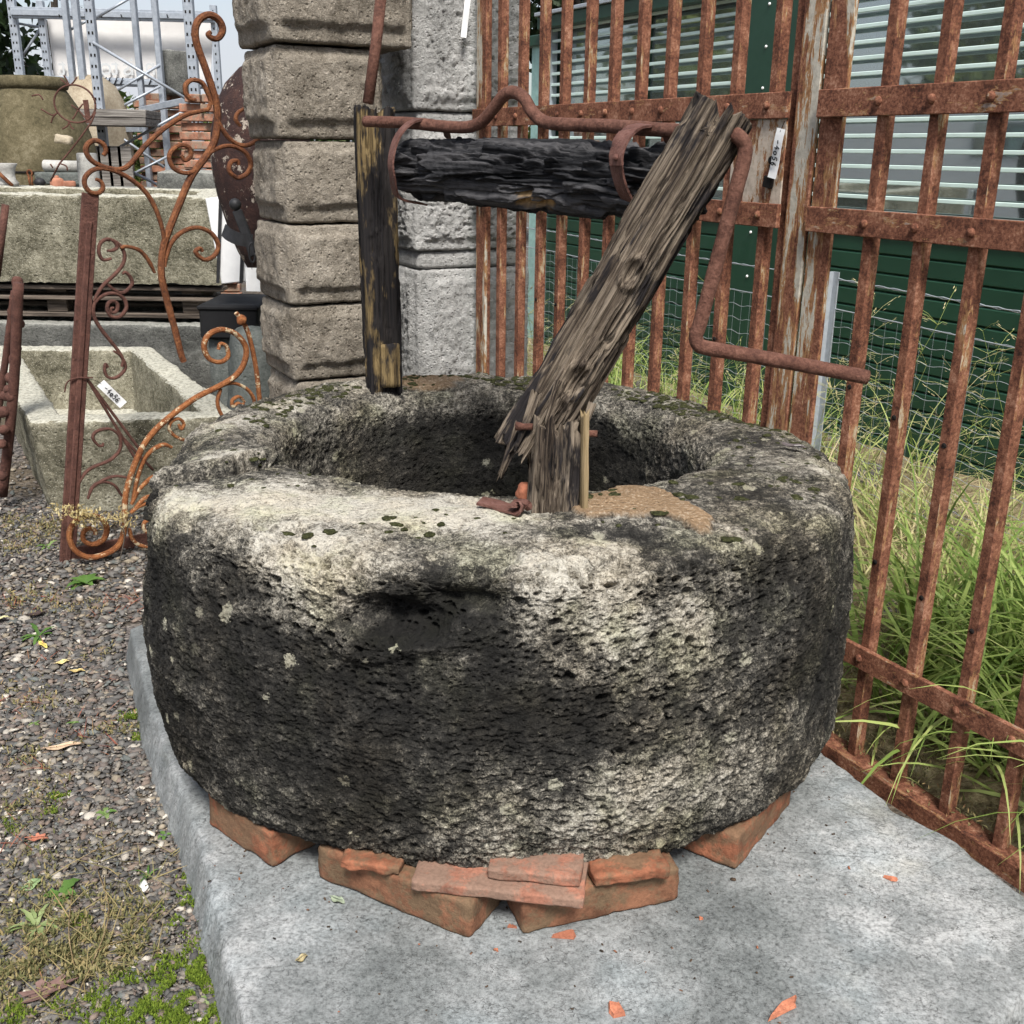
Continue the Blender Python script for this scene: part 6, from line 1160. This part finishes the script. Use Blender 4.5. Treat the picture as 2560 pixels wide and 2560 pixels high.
# clumps along the foot of the gate
def gate_cover(n, t0, t1, w0, w1, hue, size, up):
    t = rs.uniform(t0, t1, n); w_ = rs.uniform(w0, w1, n); p = GP + GU * t[:, None] + GW * w_[:, None] + np.c_[0 * t, 0 * t, .02 + up * rs.random(n)]; k = pnoise(p * 9) > -.1; p = p[k]; return blades(len(p), lambda q: p, size, (size[0] * .4, size[1] * .5), (.1, 1.4), .5, 2, rs, hue)
parts += [gate_cover(8000, -.75, 1.2, .03, .45, (.1, .6), (.005, .011), .05), gate_cover(1500, -.75, .5, -.02, .08, (.25, .66), (.006, .012), .05), gate_cover(6000, .2, 3.0, .1, 1.5, (.1, .62), (.006, .016), .04)]
V, F, H = merge(parts); tag(obj('ground_cover', mk_mesh('ground_cover', V, F, MAT['cover'], True, {'hue': H})), 'low creeping straw and reddish plants over gravel and along the gate', None, None, 'stuff')
MAT['yel'] = m_leafy('yellow_sedum', [(0, (.33, .25, .10)), (.6, (.52, .42, .20)), (1, (.60, .52, .30))], .8, .3)
pp = np.vstack([onpl(x, y, SP0 + SN * .10, SN)[None] + rs.normal(size=(int(46 * k), 3)) * [.018, .02, .012] for x, y, k in [(160, 1275, 1), (185, 1282, 1.4), (205, 1290, 1.8), (225, 1292, 1.6), (245, 1298, 1.2), (270, 1298, .8), (300, 1296, 1.2), (318, 1300, .9), (210, 1310, .8), (140, 1280, .5)]]); V, F, H = blades(len(pp), lambda q: pp, (.008, .016), (.004, .008), (.1, 1.6), .4, 2, rs, (0, 1))
ys = empty('yellow_shrublet', onpl(210, 1400, SP0 + SN * .10, SN), 'sprig of yellowed small-leaved plant hanging over the foot of the scrolls', 'plant'); obj('leaves', mk_mesh('leaves', V, F, MAT['yel'], True, {'hue': H}), ys); V, F = tube(catmull([onpl(x, y, SP0 + SN * .10, SN) for x, y in ((300, 1400), (310, 1330), (270, 1302), (200, 1290), (145, 1280))], 5), .0016, 5); obj('stem', mk_mesh('stem', V, F, MAT['bark']), ys)
# rosette weeds
MAT['weed'] = m_leafy('weed_leaves', [(0, (.06, .13, .025)), (.5, (.12, .22, .05)), (1, (.27, .33, .14))], .55, .25)
def rosette(px, n, ln, wd, hue, label, upr=.9, name='weed'):
    c = onz(*px, .004); r_ = np.random.default_rng(int(px[0] * 7 + px[1])); Vs = []; Fs = []; Hs = []; o = 0; g = empty(name, c, label, 'weed', 'weeds in the gravel')
    for i in range(n):
        az = 6.283 * i / n + r_.normal() * .25; L_ = ln * r_.uniform(.6, 1.1); el = r_.uniform(.35, upr); d = np.array([math.cos(az), math.sin(az), 0]); s = np.array([-d[1], d[0], 0]); V = []; seg = 7; pos = c.copy(); e = el
        for k in range(seg + 1):
            f = k / seg; w_ = wd * (math.sin(min(1, f * 1.05 + .08) * math.pi)**.8) * (1 + .25 * math.sin(k * 2.6)) + .0006; V += [pos - s * w_ / 2 + [0, 0, .15 * w_], pos + 0 * s, pos + s * w_ / 2 + [0, 0, .15 * w_]]; pos = pos + (d * math.cos(e) + np.array([0, 0, math.sin(e)])) * L_ / seg; e -= .22
        F = []
        for k in range(seg): a = k * 3; F += [(a, a + 1, a + 4, a + 3), (a + 1, a + 2, a + 5, a + 4)]
        obj('leaf', mk_mesh('leaf', V, F, MAT['weed'], True, {'hue': np.full(len(V), np.clip(hue + r_.normal() * .12, 0, 1))}), g)
rosette((215, 1462), 9, .075, .020, .35, 'large leafy green rosette weed below the scroll frame'); rosette((98, 1592), 8, .070, .010, .3, 'narrow-leaved weed with one yellow leaf left of the slab corner', 1.1); rosette((85, 1812), 5, .022, .007, .7, 'tiny pale green seedling at the left of the gravel'); rosette((185, 1810), 5, .020, .006, .6, 'tiny green seedling near the middle of the gravel')
rosette((265, 2035), 6, .028, .009, .7, 'small grey green weed in the middle of the gravel'); rosette((92, 2320), 11, .065, .007, .9, 'pale spiky rosette weed at the lower left'); rosette((150, 2240), 4, .050, .020, .45, 'broad-leaved green seedling above the pale spiky rosette'); rosette((370, 2195), 7, .035, .003, .25, 'small tuft of grass beside the white pebble', 1.3); rosette((413, 2090), 5, .022, .007, .5, 'little weed against the left edge of the slab'); rosette((500, 2510), 6, .022, .008, .75, 'small-leaved seedling in the moss at the slab edge'); rosette((120, 1370), 7, .05, .012, .5, 'green weed by the foot of the small trough')
# fallen leaves
def fallen(px, ln, wd, col, label, rot, lobed=False, z=.012, name='fallen_leaf', curl=.3):
    c = onz(*px, z if z < .05 else z); n = 26; Vt = [(0, 0, 0)]; out = []
    for i in range(n):
        a = 2 * math.pi * i / n; r = 1.0
        if lobed: r = .78 + .26 * math.cos(a * 7)
        x = math.cos(a) * ln / 2 * r; y = math.sin(a) * wd / 2 * r * (1 - .25 * math.cos(a)); out.append((x, y))
    V = [(x, y, curl * (y * y) / wd * 2 + .12 * x * x / ln + .002 * math.sin(9 * x / ln)) for x, y in [(0, 0)] + [(a * .5, b * .5) for a, b in out] + out]; F = [(0, 1 + i, 1 + (i + 1) % n) for i in range(n)] + [(1 + i, 1 + n + i, 1 + n + (i + 1) % n, 1 + (i + 1) % n) for i in range(n)]
    V += [(x, y, z_ - .0006) for x, y, z_ in V]; m_ = 1 + 2 * n; F += [tuple(k + m_ for k in f[::-1]) for f in F]
    key = 'lf' + str(col)
    if key not in MAT: MAT[key] = m_plain('fallen_leaf_' + str(len(MAT)), col, .6, 0, .3, 60, .3)
    g = empty(name, c, label, 'leaf', 'fallen leaves'); R0 = (random.uniform(-.15, .15), random.uniform(-.15, .15), rot); obj('blade', mk_mesh('blade', V, F, MAT[key], True), g, c, R0)
    M_ = WM[g.name] @ Matrix.Rotation(rot, 4, 'Z'); p0 = M_ @ Vector((-ln * .62, 0, .004)); p1 = M_ @ Vector((ln * .35, 0, .0035)); v, f = tube([p0, (p0 + p1) / 2, p1], .0007, 5); obj('stalk', mk_mesh('stalk', v, f, MAT[key]), g)
fallen((120, 2475), .085, .045, (.16, .095, .080), 'lobed purplish brown oak leaf at the lower left', .55, True); fallen((157, 1655), .034, .015, (.62, .52, .24), 'pale yellow leaf on the gravel, upper of two close together', .9); fallen((195, 1677), .032, .014, (.60, .47, .20), 'pale yellow leaf on the gravel, lower of two close together', .3); fallen((108, 1612), .036, .013, (.62, .50, .14), 'yellow leaf under the narrow-leaved weed', -.7)
fallen((160, 1866), .068, .018, (.50, .36, .24), 'long pinkish tan leaf on the gravel beside the slab', .35); fallen((80, 2212), .034, .018, (.20, .28, .13), 'oval green leaf lying on the gravel at the lower left', 1.0); fallen((95, 2095), .036, .026, (.42, .16, .10), 'small orange red leaf on the gravel at the left', .2, True); fallen((97, 1535), .05, .03, (.06, .04, .035), 'curled dark brown leaf near the left margin', .6); fallen((6, 1545), .04, .018, (.60, .56, .30), 'pale yellow green leaf cut by the left margin', .5)
fallen((845, 2250), .024, .012, (.24, .28, .20), 'grey green leaf tucked against the left front brick', -.4, False, SLAB + .004); fallen((1985, 1115), .050, .014, (.12, .10, .10), 'narrow dark leaf lying on the right of the stone rim', -.6, False, .664); fallen((2000, 1118), .02, .009, (.42, .40, .38), 'small grey leaf beside the dark one on the right rim', .2, False, .664); fallen((755, 2395), .020, .010, (.30, .25, .14), 'tiny brown leaf curled on the slab left of centre', .9, False, SLAB + .004)
V, F, C_ = pebbles(onz(360, 2215, .008)[None], np.array([.015]), .45, np.array([[.72, .69, .64]])); o = obj('white_pebble', mk_mesh('white_pebble', V, F, MAT['gravel'], False, {'tint': C_})); tag(o, 'single white pebble lying on the gravel left of the slab', 'pebble')
for i, (a, b, c3, lab) in enumerate([((185, 2200), (172, 2330), (195, 2455), 'long thin dry stalk, left of two lying on the gravel'), ((245, 2175), (270, 2300), (175, 2530), 'long thin dry stalk, right of two lying on the gravel'), ((225, 2130), (280, 2110), (320, 2082), 'pale bent twig on the gravel above the stalks')]):
    V, F = tube(catmull([onz(*a, .008), onz(*b, .022), onz(*c3, .008)], 8), .0011, 5); o = obj('dry_stalk', mk_mesh('dry_stalk', V, F, MAT['lath'], True)); tag(o, lab, 'stalk', 'dry stalks on the gravel')

# ------------------------------------------------------------------ far side of the yard, seen only in the window glass
for i, (x, y, h, hu) in enumerate([(-13.5, 2.5, 6.5, (.3, 1.0)), (-15, 6.5, 4.6, (.5, 1.3)), (-13.5, 11.5, 4.6, (.5, 1.3)), (-12, 15.5, 4.4, (.5, 1.3)), (-19, 4.5, 5.2, (.2, .8)), (-20, 9, 5.0, (.3, .9))]):
    tree('yard_tree', ['round green tree left of the yard nearest the camera', 'tall yellow green tree left of the yard', 'green tree left of the yard beyond the tall one', 'yellowish tree at the far left of the yard', 'dark tree behind the nearest yard tree', 'tallest dark tree at the back of the left trees'][i], (x, y, 0), h, (1.7, 1.7, 1.9), 60 + i, 1300, .2, hu, 6)
def van():
    g = empty('white_van', (-9.8, 6.2, 0), 'plain white van with ladder rack parked at the left of the yard', 'van'); Wm = m_plain('van_paint', (.78, .78, .78), .3, 0, .02, 5, 0, .5); MAT['van'] = Wm; y0, y1 = 4.9, 8.0
    prof = [(4.5, .35), (4.5, .95), (4.9, 1.1), (5.5, 1.72), (5.75, 1.86), (8.0, 1.86), (8.15, 1.7), (8.2, .35)]; mb = MB(); n = len(prof); V = [(-10.6, a, z) for a, z in prof] + [(-9.0, a, z) for a, z in prof]; F = [tuple(range(n)), tuple(range(2 * n - 1, n - 1, -1))] + [(i, n + i, n + (i + 1) % n, (i + 1) % n) for i in range(n)]; mb.add(V, F); mb.obj('body', Wm, g)
    for yc in (5.2, 7.5):
        for xx in (-10.5, -9.1): v, f = lathe([(.001, -.1), (.30, -.1), (.32, -.05), (.32, .05), (.30, .1), (.001, .1)], 20); obj('wheel', mk_mesh('wheel', v, f, MAT['darkbox'], True), g, (xx, yc, .32), (0, math.pi / 2, 0))
    V, F = cbox(.02, .75, .42, .004); obj('side_window', mk_mesh('side_window', V, F, MAT['glass']), g, (-8.995, 5.75, 1.42)); 
    for xx in (-10.3, -9.3): V, F = bar_between((xx, 5.8, 1.95), (xx, 8.0, 1.95), .04, .04, (1, 0, 0)); obj('roof_bar', mk_mesh('roof_bar', V, F, MAT['galv']), g)
van()
